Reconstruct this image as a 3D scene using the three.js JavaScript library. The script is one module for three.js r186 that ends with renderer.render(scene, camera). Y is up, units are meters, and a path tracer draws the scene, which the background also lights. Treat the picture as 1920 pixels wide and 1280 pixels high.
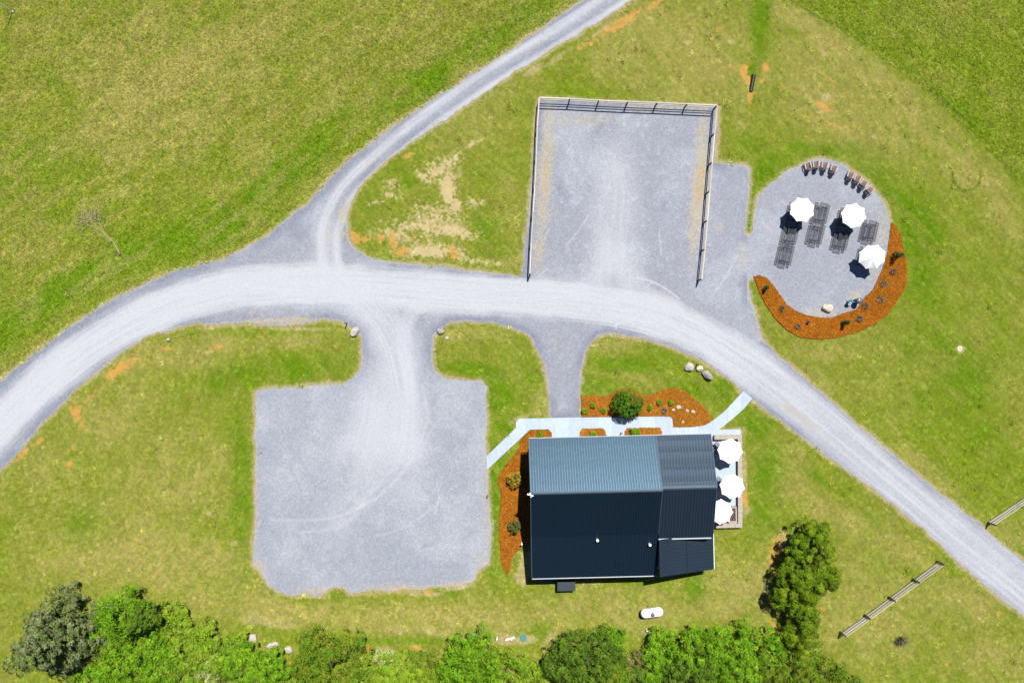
import * as THREE from 'three';
import { mergeGeometries } from 'three/addons/utils/BufferGeometryUtils.js';
import { RoundedBoxGeometry } from 'three/addons/geometries/RoundedBoxGeometry.js';

// ------------------------------------------------------------------ camera, sky, sun, exposure
const S = 0.055, CAMY = 70.4;                                  // metres per plan unit; drone height
const scene = new THREE.Scene();
const camera = new THREE.PerspectiveCamera(53.13, 1.5, 1, 1200);
camera.position.set(0, CAMY, 0);
camera.up.set(0, 0, -1);
camera.lookAt(0, 0, 0);

const SUN = new THREE.Vector3(0.18, 1, -0.55).normalize();
{
  const w = 256, h = 128, d = new Float32Array(w * h * 4);
  for (let j = 0; j < h; j++) for (let i = 0; i < w; i++) {
    const el = ((j + 0.5) / h - 0.5) * Math.PI, k = (j * w + i) * 4;
    const t = Math.pow(Math.max(0, Math.sin(el)), 0.45), g = el < 0;
    d[k] = g ? 0.10 : 0.62 * (1 - t) + 0.05 * t;
    d[k + 1] = g ? 0.11 : 0.78 * (1 - t) + 0.17 * t;
    d[k + 2] = g ? 0.09 : 1.0 * (1 - t) + 0.52 * t;
    d[k + 3] = 1;
  }
  const sky = new THREE.DataTexture(d, w, h, THREE.RGBAFormat, THREE.FloatType);
  sky.mapping = THREE.EquirectangularReflectionMapping;
  sky.magFilter = THREE.LinearFilter; sky.needsUpdate = true;
  scene.background = sky; scene.environment = sky;
  scene.backgroundIntensity = 0.27; scene.environmentIntensity = 0.27;
}
const sun = new THREE.DirectionalLight(new THREE.Color(1.0, 0.965, 0.91), 4.6);
sun.position.copy(SUN).multiplyScalar(120);
sun.castShadow = true; sun.shadow.mapSize.set(4096, 4096);
Object.assign(sun.shadow.camera, { left: -75, right: 75, top: 60, bottom: -60, near: 1, far: 300 });
scene.add(sun, sun.target);
const renderer = new THREE.WebGLRenderer({ antialias: true });
renderer.toneMapping = THREE.LinearToneMapping;
renderer.toneMappingExposure = 2.2;
renderer.shadowMap.enabled = true;

// ------------------------------------------------------------------ helpers
const X = (px) => (px - 960) * S, Z = (py) => (py - 640) * S;
const G = (px, py, h = 0) => { const k = 1 - h / CAMY; return [X(960 + (px - 960) * k), Z(640 + (py - 640) * k)]; };   // plan place of something h metres up
function mulberry(a) { return () => { a |= 0; a = a + 0x6D2B79F5 | 0; let t = Math.imul(a ^ a >>> 15, 1 | a); t = t + Math.imul(t ^ t >>> 7, 61 | t) ^ t; return ((t ^ t >>> 14) >>> 0) / 4294967296; }; }
const HASH = new Float32Array(65536); { const r = mulberry(7); for (let i = 0; i < 65536; i++) HASH[i] = r(); }
function vn(x, y) {                                            // value noise 0..1
  const xi = Math.floor(x), yi = Math.floor(y); let fx = x - xi, fy = y - yi;
  fx = fx * fx * (3 - 2 * fx); fy = fy * fy * (3 - 2 * fy);
  const a = HASH[(xi & 255) | ((yi & 255) << 8)], b = HASH[((xi + 1) & 255) | ((yi & 255) << 8)];
  const c = HASH[(xi & 255) | (((yi + 1) & 255) << 8)], d = HASH[((xi + 1) & 255) | (((yi + 1) & 255) << 8)];
  return a + (b - a) * fx + (c - a) * fy + (a - b - c + d) * fx * fy;
}
const fbm = (x, y, o = 4) => { let s = 0, a = 0.5, n = 0; for (let i = 0; i < o; i++) { s += a * vn(x + i * 17.3, y + i * 9.1); n += a; a *= 0.5; x *= 2.03; y *= 2.03; } return s / n; };
const clamp = (v, a = 0, b = 1) => v < a ? a : v > b ? b : v;
const sst = (a, b, v) => { const t = clamp((v - a) / (b - a)); return t * t * (3 - 2 * t); };
const lerp = (a, b, t) => a + (b - a) * t;
const lin = (v) => { v /= 255; return v <= 0.04045 ? v / 12.92 : Math.pow((v + 0.055) / 1.055, 2.4); };
const taken = new Map();
function numbered(n) { const k = taken.get(n) || 0; taken.set(n, k + 1); return k ? n + '_' + String(k).padStart(3, '0') : n; }
function shadowy(o) { o.traverse((c) => { if (c.isMesh) { c.castShadow = true; c.receiveShadow = true; } }); return o; }
function tag(o, label, category, group, kind) { o.userData.label = label; o.userData.category = category; if (group) o.userData.group = group; if (kind) o.userData.kind = kind; return o; }
function thing(name, label, category, [x, y, z] = [0, 0, 0], turn = 0, group) {
  const o = new THREE.Group(); o.name = numbered(name); o.position.set(x, y, z); o.rotation.y = turn; tag(o, label, category, group); scene.add(o); return o;
}
function part(name, geo, mat, parent, label) { const m = new THREE.Mesh(geo, mat); m.name = name; m.castShadow = m.receiveShadow = true; if (label) m.userData.label = label; parent.add(m); return m; }
function single(name, geo, mat, label, category, pos, turn, group) { const m = new THREE.Mesh(geo, mat); m.name = numbered(name); m.castShadow = m.receiveShadow = true; if (pos) m.position.set(...pos); if (turn) m.rotation.y = turn; tag(m, label, category, group); scene.add(m); return m; }
function structure(name, geo, mat, label, category) { const m = new THREE.Mesh(geo, mat); m.name = numbered(name); m.castShadow = m.receiveShadow = true; tag(m, label, category, undefined, 'structure'); scene.add(m); return m; }
const std = (r, g, b, rough = 0.9, metal = 0, extra) => new THREE.MeshStandardMaterial(Object.assign({ color: new THREE.Color().setRGB(r, g, b), roughness: rough, metalness: metal, side: THREE.DoubleSide }, extra));
const matte = (o) => new THREE.MeshPhysicalMaterial(Object.assign({ roughness: 1, specularIntensity: 0.08, side: THREE.DoubleSide }, o));
const box = (w, h, d, x = 0, y = 0, z = 0) => new THREE.BoxGeometry(w, h, d).translate(x, y, z);
const merge = (list) => mergeGeometries(list.map((g) => { const n = g.index ? g.toNonIndexed() : g; for (const k of Object.keys(n.attributes)) if (!['position', 'normal', 'uv'].includes(k)) n.deleteAttribute(k); return n; }));
function bar(a, b, w, d) {                                      // square bar from a to b
  const A = new THREE.Vector3(...a), B = new THREE.Vector3(...b), L = A.distanceTo(B);
  const g = new THREE.BoxGeometry(w, d, L), m = new THREE.Matrix4().lookAt(A, B, new THREE.Vector3(0, 1, 0.0001));
  m.setPosition(A.add(B).multiplyScalar(0.5)); return g.applyMatrix4(m);
}
function rod(a, b, r0, r1 = r0, n = 6) {                        // round bar from a to b
  const A = new THREE.Vector3(...a), B = new THREE.Vector3(...b), L = A.distanceTo(B);
  const g = new THREE.CylinderGeometry(r1, r0, L, n), q = new THREE.Quaternion().setFromUnitVectors(new THREE.Vector3(0, 1, 0), B.clone().sub(A).normalize());
  return g.applyQuaternion(q).translate((A.x + B.x) / 2, (A.y + B.y) / 2, (A.z + B.z) / 2);
}

// ------------------------------------------------------------------ plan outlines (plan units)
function rough(poly, amp = 1.6, step = 3) {                    // wobbling edges; the wobble depends on place only
  const out = [];
  for (let i = 0; i < poly.length; i++) {
    const a = poly[i], b = poly[(i + 1) % poly.length], L = Math.hypot(b[0] - a[0], b[1] - a[1]), n = Math.max(1, Math.round(L / step));
    for (let k = 0; k < n; k++) {
      const x = lerp(a[0], b[0], k / n), y = lerp(a[1], b[1], k / n);
      const dx = (vn(x / 22, y / 22) - 0.5) * 2.2 + (vn(x / 5 + 50, y / 5) - 0.5) * 1.7 + (vn(x / 2 + 9, y / 2) - 0.5) * 0.8;
      const dy = (vn(x / 22 + 31, y / 22 + 7) - 0.5) * 2.2 + (vn(x / 5, y / 5 + 80) - 0.5) * 1.7 + (vn(x / 2, y / 2 + 33) - 0.5) * 0.8;
      out.push([x + dx * amp, y + dy * amp]);
    }
  }
  return out;
}
function smooth(pts, per = 6) {                                // Catmull-Rom through open points
  const out = [], P = (i) => pts[clamp(i, 0, pts.length - 1)];
  for (let i = 0; i < pts.length - 1; i++) for (let k = 0; k < per; k++) {
    const t = k / per, [a, b, c, d] = [P(i - 1), P(i), P(i + 1), P(i + 2)];
    out.push([0, 1].map((j) => 0.5 * (2 * b[j] + (c[j] - a[j]) * t + (2 * a[j] - 5 * b[j] + 4 * c[j] - d[j]) * t * t + (3 * b[j] - a[j] - 3 * c[j] + d[j]) * t * t * t)));
  }
  out.push(pts[pts.length - 1]); return out;
}
const fromZoom = (list, ox, oy, s) => list.map(([x, y]) => [ox + x / s, oy + y / s]);
// edges of the gravel network
const roadNorthWest = smooth([[-190, 880], [-90, 790], [0, 712], [80, 650], [130, 612], [180, 578], [240, 545], [300, 519], [360, 499], [410, 487], [440, 474], [470, 456], [500, 441], [530, 415], [560, 393], [590, 366], [612, 340]]);
const trackWest = smooth([[612, 340], [650, 301], [700, 262], [760, 219], [820, 178], [880, 141], [940, 103], [1000, 62], [1050, 30], [1090, 0], [1180, -60], [1290, -130]]);
const trackEast = smooth([[1390, -130], [1280, -60], [1186, 0], [1150, 24], [1100, 54], [1050, 83], [1000, 114], [950, 146], [900, 181], [850, 214], [800, 247], [760, 275], [720, 305], [690, 335], [668, 362], [655, 388], [650, 412], [652, 434], [660, 459], [680, 476], [705, 486], [740, 490]]);
const lawnSouth = smooth([[740, 490], [780, 494], [830, 499], [870, 505], [915, 510], [955, 514], [977, 517]]);
const lotWest = [[977, 517], [985, 450], [990, 400], [999, 320], [1003, 250], [1008, 190], [1010, 184]];
const lotTop = [[1010, 184], [1120, 190], [1240, 195], [1345, 199]];
const lotEast = [[1345, 199], [1345, 260], [1340, 304]];
const sideLot = [[1340, 304], [1370, 305], [1398, 308], [1408, 318], [1407, 350], [1402, 400], [1397, 438]];
const strip = [[1397, 438], [1404, 440], [1411, 434], [1414, 400], [1422, 368], [1440, 346]];
const patioTop = smooth([[1440, 346], [1460, 331], [1490, 312], [1520, 299], [1545, 297], [1575, 305], [1605, 325], [1630, 345], [1650, 370], [1662, 392], [1668, 415], [1672, 440]]);
const patioBed = smooth([[1672, 440], [1676, 480], [1664, 512], [1648, 538], [1632, 562], [1608, 582], [1580, 594], [1550, 602], [1520, 598], [1490, 586], [1470, 568], [1455, 546], [1442, 528], [1420, 521]]);
const roadNorthEast = smooth([[1420, 521], [1405, 527], [1409, 560], [1419, 595], [1431, 635], [1446, 653], [1470, 676], [1500, 699], [1540, 735], [1590, 778], [1640, 820], [1700, 872], [1760, 920], [1800, 951], [1840, 985], [1880, 1020], [1920, 1053], [2000, 1120], [2110, 1208]]);
const roadSouthEast = smooth([[2110, 1320], [2000, 1222], [1920, 1155], [1860, 1108], [1800, 1055], [1740, 1001], [1680, 951], [1620, 906], [1560, 862], [1500, 818], [1460, 786], [1420, 757], [1395, 742], [1385, 727], [1360, 705], [1330, 685], [1290, 664], [1250, 650], [1200, 635], [1150, 627], [1125, 630]]);
const driveEast = smooth([[1125, 630], [1107, 645], [1096, 668], [1090, 700], [1088, 740], [1088, 786]]);
const driveWest = smooth([[1030, 786], [1028, 740], [1022, 695], [1012, 665], [998, 640], [980, 623], [955, 614]]);
const islandTop = smooth([[955, 614], [920, 607], [870, 603], [840, 607], [824, 617], [813, 632]]);
const lotNorthEast = [...smooth([[813, 632], [811, 660], [816, 690], [831, 706], [860, 713]]), [905, 714], [912, 724], [914, 760], [911, 820], [913, 860], [917, 905], [918, 950], [921, 1000], [920, 1045], [916, 1058], [900, 1066]];
const lotSouth = [[900, 1066], [890, 1086], [870, 1097], [835, 1102], [812, 1098], [795, 1107], [760, 1104], [725, 1108], [690, 1106], [655, 1113], [643, 1102], [620, 1101], [610, 1110], [596, 1116], [572, 1114], [545, 1118], [517, 1108], [500, 1095], [487, 1071], [473, 1059]];
const lotWestSide = [[473, 1059], [475, 1010], [477, 960], [478, 880], [478, 800], [478, 740], [481, 731]];
const lotNorthWest = [[481, 731], [520, 726], [580, 723], ...smooth([[620, 720], [648, 716], [665, 704], [674, 688], [678, 662], [677, 636]])];
const roadSouthWest = smooth([[677, 636], [670, 622], [655, 611], [635, 603], [610, 599], [585, 604], [560, 609], [520, 611], [480, 608], [440, 606], [400, 608], [370, 606], [340, 612], [310, 619], [280, 629], [255, 643], [235, 656], [205, 681], [170, 708], [140, 732], [110, 765], [80, 795], [50, 830], [20, 865], [-10, 895], [-90, 985], [-190, 1100]]);
const rev = (a) => a.slice().reverse();
// the road, the branch track, the two lots and the patio share straight seams
const iTrack = trackEast.findIndex((p) => p[1] > 386);         // seam between track and road
const P_ = {
  gravel_track: [...trackWest, ...trackEast.slice(0, iTrack + 1)],
  gravel_road: [...roadNorthWest, ...trackEast.slice(iTrack), ...lawnSouth.slice(1), ...roadNorthEast, ...roadSouthEast.slice(0), ...driveEast.slice(1), ...driveWest, ...islandTop.slice(1), ...roadSouthWest],
  parking_lot: [...lotNorthEast, ...lotSouth.slice(1), ...lotWestSide.slice(1), ...lotNorthWest.slice(1)],
  fenced_lot: [...lotWest, ...lotTop.slice(1), ...lotEast.slice(1), ...sideLot.slice(1), [1420, 521]],
  gravel_patio: [...strip, ...patioTop.slice(1), ...patioBed.slice(1)],
};
for (const k in P_) P_[k] = rough(P_[k]);
const BEDS = {
  patio: fromZoom([[110, 800], [150, 795], [200, 815], [240, 865], [290, 930], [320, 980], [380, 1020], [440, 1045], [540, 1065], [600, 1062], [680, 1035], [760, 1010], [800, 950], [860, 890], [890, 840], [930, 740], [960, 640], [980, 460], [1000, 470], [1040, 540], [1060, 640], [1080, 750], [1078, 850], [1030, 940], [960, 1040], [880, 1100], [780, 1150], [660, 1180], [540, 1200], [400, 1185], [320, 1140], [260, 1080], [200, 1000], [150, 910], [125, 840]], 1380, 280, 3.368),
  front: fromZoom([[60, 130], [130, 135], [200, 125], [300, 145], [370, 135], [430, 90], [500, 55], [560, 50], [640, 70], [700, 110], [770, 130], [850, 115], [930, 90], [1000, 55], [1100, 45], [1200, 60], [1250, 90], [1330, 170], [1430, 250], [1490, 320], [1535, 400], [1470, 450], [1380, 470], [1240, 478], [1100, 480], [1085, 390], [1060, 358], [700, 358], [60, 370]], 1080, 720, 6),
  entry_a: fromZoom([[45, 640], [45, 540], [75, 500], [300, 498], [335, 540], [335, 640]], 1080, 720, 6),
  entry_b: fromZoom([[548, 640], [550, 530], [580, 495], [940, 488], [965, 530], [965, 640]], 1080, 720, 6),
  side: fromZoom([[300, 278], [410, 272], [430, 292], [430, 330], [345, 330], [345, 960], [262, 962], [250, 985], [210, 1010], [190, 1050], [180, 1110], [165, 1145], [140, 1110], [125, 1050], [115, 900], [120, 760], [125, 660], [110, 590], [115, 550], [150, 490], [200, 430], [235, 380], [240, 335]], 900, 720, 3.2),
};
const WALK = fromZoom([[40, 430], [215, 262], [215, 228], [236, 206], [600, 199], [1140, 192], [1158, 210], [1160, 258], [1260, 258], [1340, 245], [1400, 215], [1470, 160], [1530, 95], [1580, 40], [1635, 85], [1590, 140], [1530, 195], [1470, 245], [1400, 295], [1400, 380], [440, 380], [430, 300], [412, 270], [300, 272], [40, 515]], 900, 720, 3.2);

// ------------------------------------------------------------------ plan-wide maps
const PX0 = -192, PY0 = -128, PW = 2304, PH = 1536, TW = 2048, TH = 1365, U = PW / TW;
function raster(poly, out, val = 1) {
  const q = poly.map(([x, y]) => [(x - PX0) / U, (y - PY0) / (PH / TH)]);
  let y0 = Infinity, y1 = -Infinity; for (const p of q) { y0 = Math.min(y0, p[1]); y1 = Math.max(y1, p[1]); }
  for (let j = Math.max(0, Math.floor(y0)); j <= Math.min(TH - 1, Math.ceil(y1)); j++) {
    const xs = [], yy = j + 0.5;
    for (let i = 0; i < q.length; i++) { const a = q[i], b = q[(i + 1) % q.length]; if ((a[1] <= yy) !== (b[1] <= yy)) xs.push(a[0] + (yy - a[1]) / (b[1] - a[1]) * (b[0] - a[0])); }
    xs.sort((a, b) => a - b);
    for (let k = 0; k + 1 < xs.length; k += 2) for (let i = Math.max(0, Math.round(xs[k])); i < Math.min(TW, Math.round(xs[k + 1])); i++) out[j * TW + i] = val;
  }
}
function distance(mask, v) {                                   // plan units to the nearest texel equal to v
  const d = new Float32Array(TW * TH).fill(1e4), a = 1, b = 1.414;
  for (let i = 0; i < d.length; i++) if (mask[i] === v) d[i] = 0;
  for (let j = 0; j < TH; j++) for (let i = 0; i < TW; i++) { const k = j * TW + i; let m = d[k]; if (i) m = Math.min(m, d[k - 1] + a); if (j) { m = Math.min(m, d[k - TW] + a); if (i) m = Math.min(m, d[k - TW - 1] + b); if (i < TW - 1) m = Math.min(m, d[k - TW + 1] + b); } d[k] = m; }
  for (let j = TH - 1; j >= 0; j--) for (let i = TW - 1; i >= 0; i--) { const k = j * TW + i; let m = d[k]; if (i < TW - 1) m = Math.min(m, d[k + 1] + a); if (j < TH - 1) { m = Math.min(m, d[k + TW] + a); if (i < TW - 1) m = Math.min(m, d[k + TW + 1] + b); if (i) m = Math.min(m, d[k + TW - 1] + b); } d[k] = m; }
  for (let i = 0; i < d.length; i++) d[i] *= U;
  return d;
}
const gravelMask = new Uint8Array(TW * TH); for (const k in P_) raster(P_[k], gravelMask);
const hardMask = new Uint8Array(TW * TH);
raster(WALK, hardMask); for (const k in BEDS) raster(BEDS[k], hardMask);
raster([[992, 818], [1392, 810], [1394, 990], [1324, 990], [1324, 1052], [1222, 1060], [996, 1068]], hardMask);
const dOut = distance(gravelMask, 1), dIn = distance(gravelMask, 0);

// blotches of one plant cover or soil: [x, y, rx, ry, turn in degrees, amount]
const LUSH = [
  [560, 300, 180, 45, -42, 0.75], [800, 150, 190, 40, -36, 0.7], [950, 60, 150, 35, -34, 0.5], [200, 500, 330, 42, -28, 0.8], [30, 620, 130, 45, -38, 0.7], [400, 440, 150, 40, -25, 0.7],
  [60, 330, 110, 140, 0, 0.45], [170, 420, 60, 50, 20, 0.4], [15, 30, 30, 40, 0, 0.4], [230, 20, 40, 20, 0, 0.35], [100, 155, 50, 12, 35, 0.5], [303, 286, 9, 8, 0, 0.9],
  [1425, 40, 24, 90, 3, 0.85], [1408, 130, 12, 22, 0, 0.7], [1415, 190, 40, 16, 0, 0.3], [1400, 270, 60, 26, -8, 0.45], [1406, 390, 12, 70, 4, 1.1], [1430, 320, 60, 22, -35, 0.9], [1540, 280, 90, 18, 5, 0.8], [1650, 340, 75, 26, 45, 1.0], [1720, 430, 60, 70, 0, 0.95], [1730, 520, 45, 70, 0, 0.6],
  [1680, 310, 90, 30, 40, 0.4], [1765, 250, 60, 22, 40, 0.45], [1600, 60, 120, 16, 33, 0.5], [1780, 190, 200, 14, 40, 0.6], [1880, 300, 110, 14, 52, 0.55], [1750, 60, 160, 60, 10, 0.3], [1850, 140, 90, 90, 0, 0.35], [1690, 20, 100, 20, 15, 0.4],
  [1800, 700, 120, 120, 10, 0.6], [1740, 620, 90, 60, 0, 0.4], [1640, 660, 80, 40, 0, 0.3], [1880, 560, 60, 120, 0, 0.35], [1860, 820, 80, 60, 0, 0.5], [1500, 690, 50, 30, 40, 0.35], [1740, 790, 60, 40, 0, 0.4], [1420, 600, 18, 40, -15, 0.4],
  [1420, 800, 38, 40, 30, 1.0], [1440, 880, 36, 60, 0, 0.8], [1425, 960, 30, 50, 0, 0.7], [1540, 900, 50, 14, 38, 0.7], [1640, 980, 60, 14, 40, 0.5], [1650, 1075, 40, 30, 0, 0.35], [1810, 1160, 40, 20, 40, 0.5], [1700, 1120, 70, 40, 0, 0.25],
  [570, 690, 90, 32, -4, 0.95], [430, 710, 60, 34, -10, 0.7], [452, 900, 26, 190, 0, 0.75], [300, 800, 80, 30, -10, 0.3], [150, 985, 60, 40, 0, 0.5], [430, 800, 40, 50, 0, 0.4], [340, 980, 60, 40, 0, 0.25], [470, 1070, 30, 30, 0, 0.5], [30, 1160, 60, 40, -40, 0.3],
  [930, 740, 36, 34, 0, 1.1], [880, 690, 60, 16, 3, 1.0], [945, 800, 30, 22, 0, 0.9], [990, 700, 24, 50, 0, 0.7], [880, 640, 60, 20, 0, 0.3], [1180, 680, 90, 24, 0, 0.8], [1120, 720, 40, 20, 0, 0.8], [1290, 730, 50, 20, 20, 0.9], [1350, 735, 40, 26, 30, 0.9], [1230, 650, 60, 16, 0, 0.3],
  [928, 900, 12, 130, 0, 1.0], [1300, 1095, 26, 45, 0, 0.9], [1180, 1090, 60, 10, 0, 0.6], [1000, 1105, 60, 12, 0, 0.5], [840, 1112, 30, 12, 0, 0.7], [640, 1116, 30, 10, 0, 0.7], [760, 1200, 160, 12, 0, 0.55], [1010, 1180, 30, 25, -30, 0.6], [960, 1225, 50, 20, 0, 0.5], [930, 1070, 26, 14, 0, 0.5],
  [690, 390, 34, 40, 40, 0.4], [860, 290, 12, 8, 0, 0.7], [770, 340, 16, 12, 0, 0.8], [905, 430, 50, 50, 0, 0.5], [930, 470, 40, 30, 0, 0.4], [990, 380, 10, 120, 3, 0.5], [1050, 170, 220, 10, 3, 0.5], [740, 310, 40, 10, 40, 0.5], [1330, 240, 30, 20, 0, 0.3], [1500, 620, 120, 16, 12, 0.25], [880, 360, 30, 20, 0, 0.3],
];
const DRY = [
  [300, 160, 330, 180, -20, 0.55], [560, 60, 200, 90, -20, 0.35], [150, 80, 100, 70, 0, 0.4], [380, 230, 120, 60, 0, 0.3], [1200, 60, 120, 80, -20, 0.65], [1300, 130, 140, 110, 0, 0.6], [1560, 190, 160, 110, 35, 0.65], [1640, 250, 120, 60, 40, 0.5], [1800, 320, 60, 40, 45, 0.5], [1500, 100, 90, 50, 20, 0.4], [1770, 262, 170, 24, 42, 0.95], [1620, 125, 150, 26, 34, 0.9], [1500, 40, 70, 24, 25, 0.7], [1880, 400, 60, 24, 55, 0.7],
  [880, 240, 110, 60, -30, 0.45], [960, 400, 40, 90, 5, 0.35], [950, 170, 90, 30, -25, 0.4], [960, 490, 30, 14, 0, 0.6],
  [330, 660, 170, 40, -8, 0.6], [560, 640, 100, 16, 0, 0.55], [200, 780, 110, 80, -30, 0.45], [330, 900, 150, 90, -20, 0.55], [80, 900, 110, 90, 0, 0.35], [300, 1050, 260, 60, 5, 0.7], [500, 1140, 200, 28, 8, 0.7], [800, 1160, 260, 32, 0, 0.75], [1150, 1140, 220, 40, 0, 0.65], [1400, 1110, 120, 70, 0, 0.65], [100, 1080, 130, 60, 0, 0.3],
  [1630, 1150, 160, 110, 0, 0.6], [1560, 960, 120, 40, 35, 0.55], [1480, 880, 60, 60, 0, 0.35], [1700, 1030, 90, 30, 40, 0.6], [1820, 1130, 70, 60, 40, 0.6], [1850, 1240, 120, 60, 0, 0.5], [1610, 830, 140, 22, 42, 0.5], [1540, 720, 80, 30, 40, 0.45], [1760, 900, 120, 24, 42, 0.5], [1880, 1000, 60, 40, 0, 0.6], [1650, 720, 70, 40, 0, 0.25], [1880, 700, 60, 60, 0, 0.3], [1660, 800, 60, 40, 0, 0.3],
  [850, 630, 40, 14, 0, 0.7], [900, 625, 60, 20, 10, 0.45], [1160, 645, 50, 18, 0, 0.7], [1320, 675, 50, 14, 30, 0.6], [1190, 705, 60, 10, 0, 0.4], [1010, 760, 18, 30, 0, 0.6], [1560, 660, 100, 20, -8, 0.4],
];
const STRAW = [
  [815, 400, 100, 70, 0, 0.42], [840, 320, 60, 50, -20, 0.4], [740, 440, 70, 30, 0, 0.42],
  [975, 785, 36, 9, -18, 0.85], [1010, 772, 26, 9, 0, 0.6], [985, 1062, 16, 34, 12, 1.2], [975, 1085, 22, 16, 20, 1.0], [1340, 793, 30, 7, -25, 0.9], [1375, 806, 30, 8, 0, 1.0], [1395, 900, 8, 90, 0, 0.95], [1400, 955, 12, 16, 0, 0.6], [1160, 640, 24, 6, 0, 0.6], [1140, 645, 16, 8, -20, 0.5],
  [165, 405, 40, 8, 62, 0.62], [195, 440, 26, 6, 55, 0.62], [218, 462, 10, 3, 60, 1.0], [150, 390, 40, 40, 30, 0.35], [430, 612, 130, 7, -3, 0.6], [560, 616, 110, 5, 0, 0.7], [390, 660, 16, 7, -20, 0.75], [438, 1018, 9, 7, 0, 0.85], [390, 962, 8, 7, 0, 0.85], [330, 917, 40, 4, 8, 0.45], [195, 945, 10, 5, 40, 0.5], [740, 1180, 200, 10, 3, 0.5], [520, 1170, 120, 16, 10, 0.5],
  [945, 1200, 30, 14, 0, 0.9], [985, 1200, 26, 12, 0, 0.85], [720, 1216, 30, 8, 0, 0.8], [640, 1220, 20, 8, 0, 0.5], [800, 1220, 40, 8, 10, 0.6], [1215, 1185, 30, 12, 0, 0.5], [1030, 1200, 14, 30, 20, 0.6], [1460, 1130, 14, 40, 0, 0.55], [1435, 1110, 10, 30, 0, 0.5], [1545, 1115, 14, 12, 0, 0.6], [1230, 1060, 60, 20, 0, 0.35], [1350, 1010, 14, 20, 0, 0.6], [1100, 1090, 30, 12, 0, 0.5], [1470, 1010, 24, 30, 0, 0.55],
  [1290, 80, 14, 6, 0, 0.6], [1372, 78, 14, 8, 0, 0.8], [1345, 52, 16, 5, 0, 0.5], [1530, 65, 14, 6, 50, 0.5], [1545, 100, 14, 8, 60, 0.6], [1500, 120, 10, 6, 60, 0.7], [1550, 182, 14, 12, -30, 0.85], [1570, 170, 12, 6, -60, 0.7], [1640, 256, 10, 6, 20, 0.9], [1620, 250, 14, 10, 40, 0.5], [1545, 210, 60, 10, 15, 0.4], [1330, 0, 60, 12, -35, 0.5], [1390, 200, 6, 40, 6, 0.45], [1801, 655, 8, 10, 0, 1.3], [1893, 622, 6, 5, 0, 0.5], [1880, 700, 10, 6, 0, 0.4], [1810, 880, 12, 8, 0, 0.4],
  [1700, 1040, 10, 5, 0, 0.6], [1840, 1160, 14, 6, 30, 0.6], [1860, 1180, 10, 10, 0, 0.5], [1780, 1240, 8, 5, 0, 0.5], [960, 130, 60, 14, -30, 0.45], [1000, 130, 40, 10, -35, 0.85], [1040, 110, 60, 10, -35, 0.7], [1120, 62, 60, 7, -33, 0.7], [860, 1100, 40, 7, -12, 0.9], [790, 1112, 60, 6, 3, 1.1], [690, 1113, 40, 5, 0, 0.9], [590, 1118, 30, 5, 0, 0.8],
];
const SAND = [
  [840, 355, 16, 34, -8, 1.15], [855, 385, 14, 12, 0, 0.9], [820, 318, 34, 20, -20, 0.72], [850, 300, 30, 10, -35, 0.68], [880, 272, 40, 6, -28, 0.62], [790, 330, 24, 8, 40, 0.66], [800, 425, 70, 16, 5, 0.7], [850, 430, 26, 14, 0, 0.8], [820, 410, 60, 40, 0, 0.5], [800, 470, 52, 14, 0, 1.15], [740, 440, 50, 16, 10, 0.5], [885, 378, 14, 8, 10, 0.7], [905, 377, 6, 7, 0, 0.9], [735, 365, 20, 8, 10, 0.6], [700, 380, 20, 6, -20, 0.5], [860, 470, 16, 14, 0, 0.7], [735, 345, 16, 14, 0, 0.6], [870, 440, 30, 14, 0, 0.55], [1110, 645, 18, 6, 0, 0.5], [900, 490, 50, 8, 5, 0.6],
];
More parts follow.
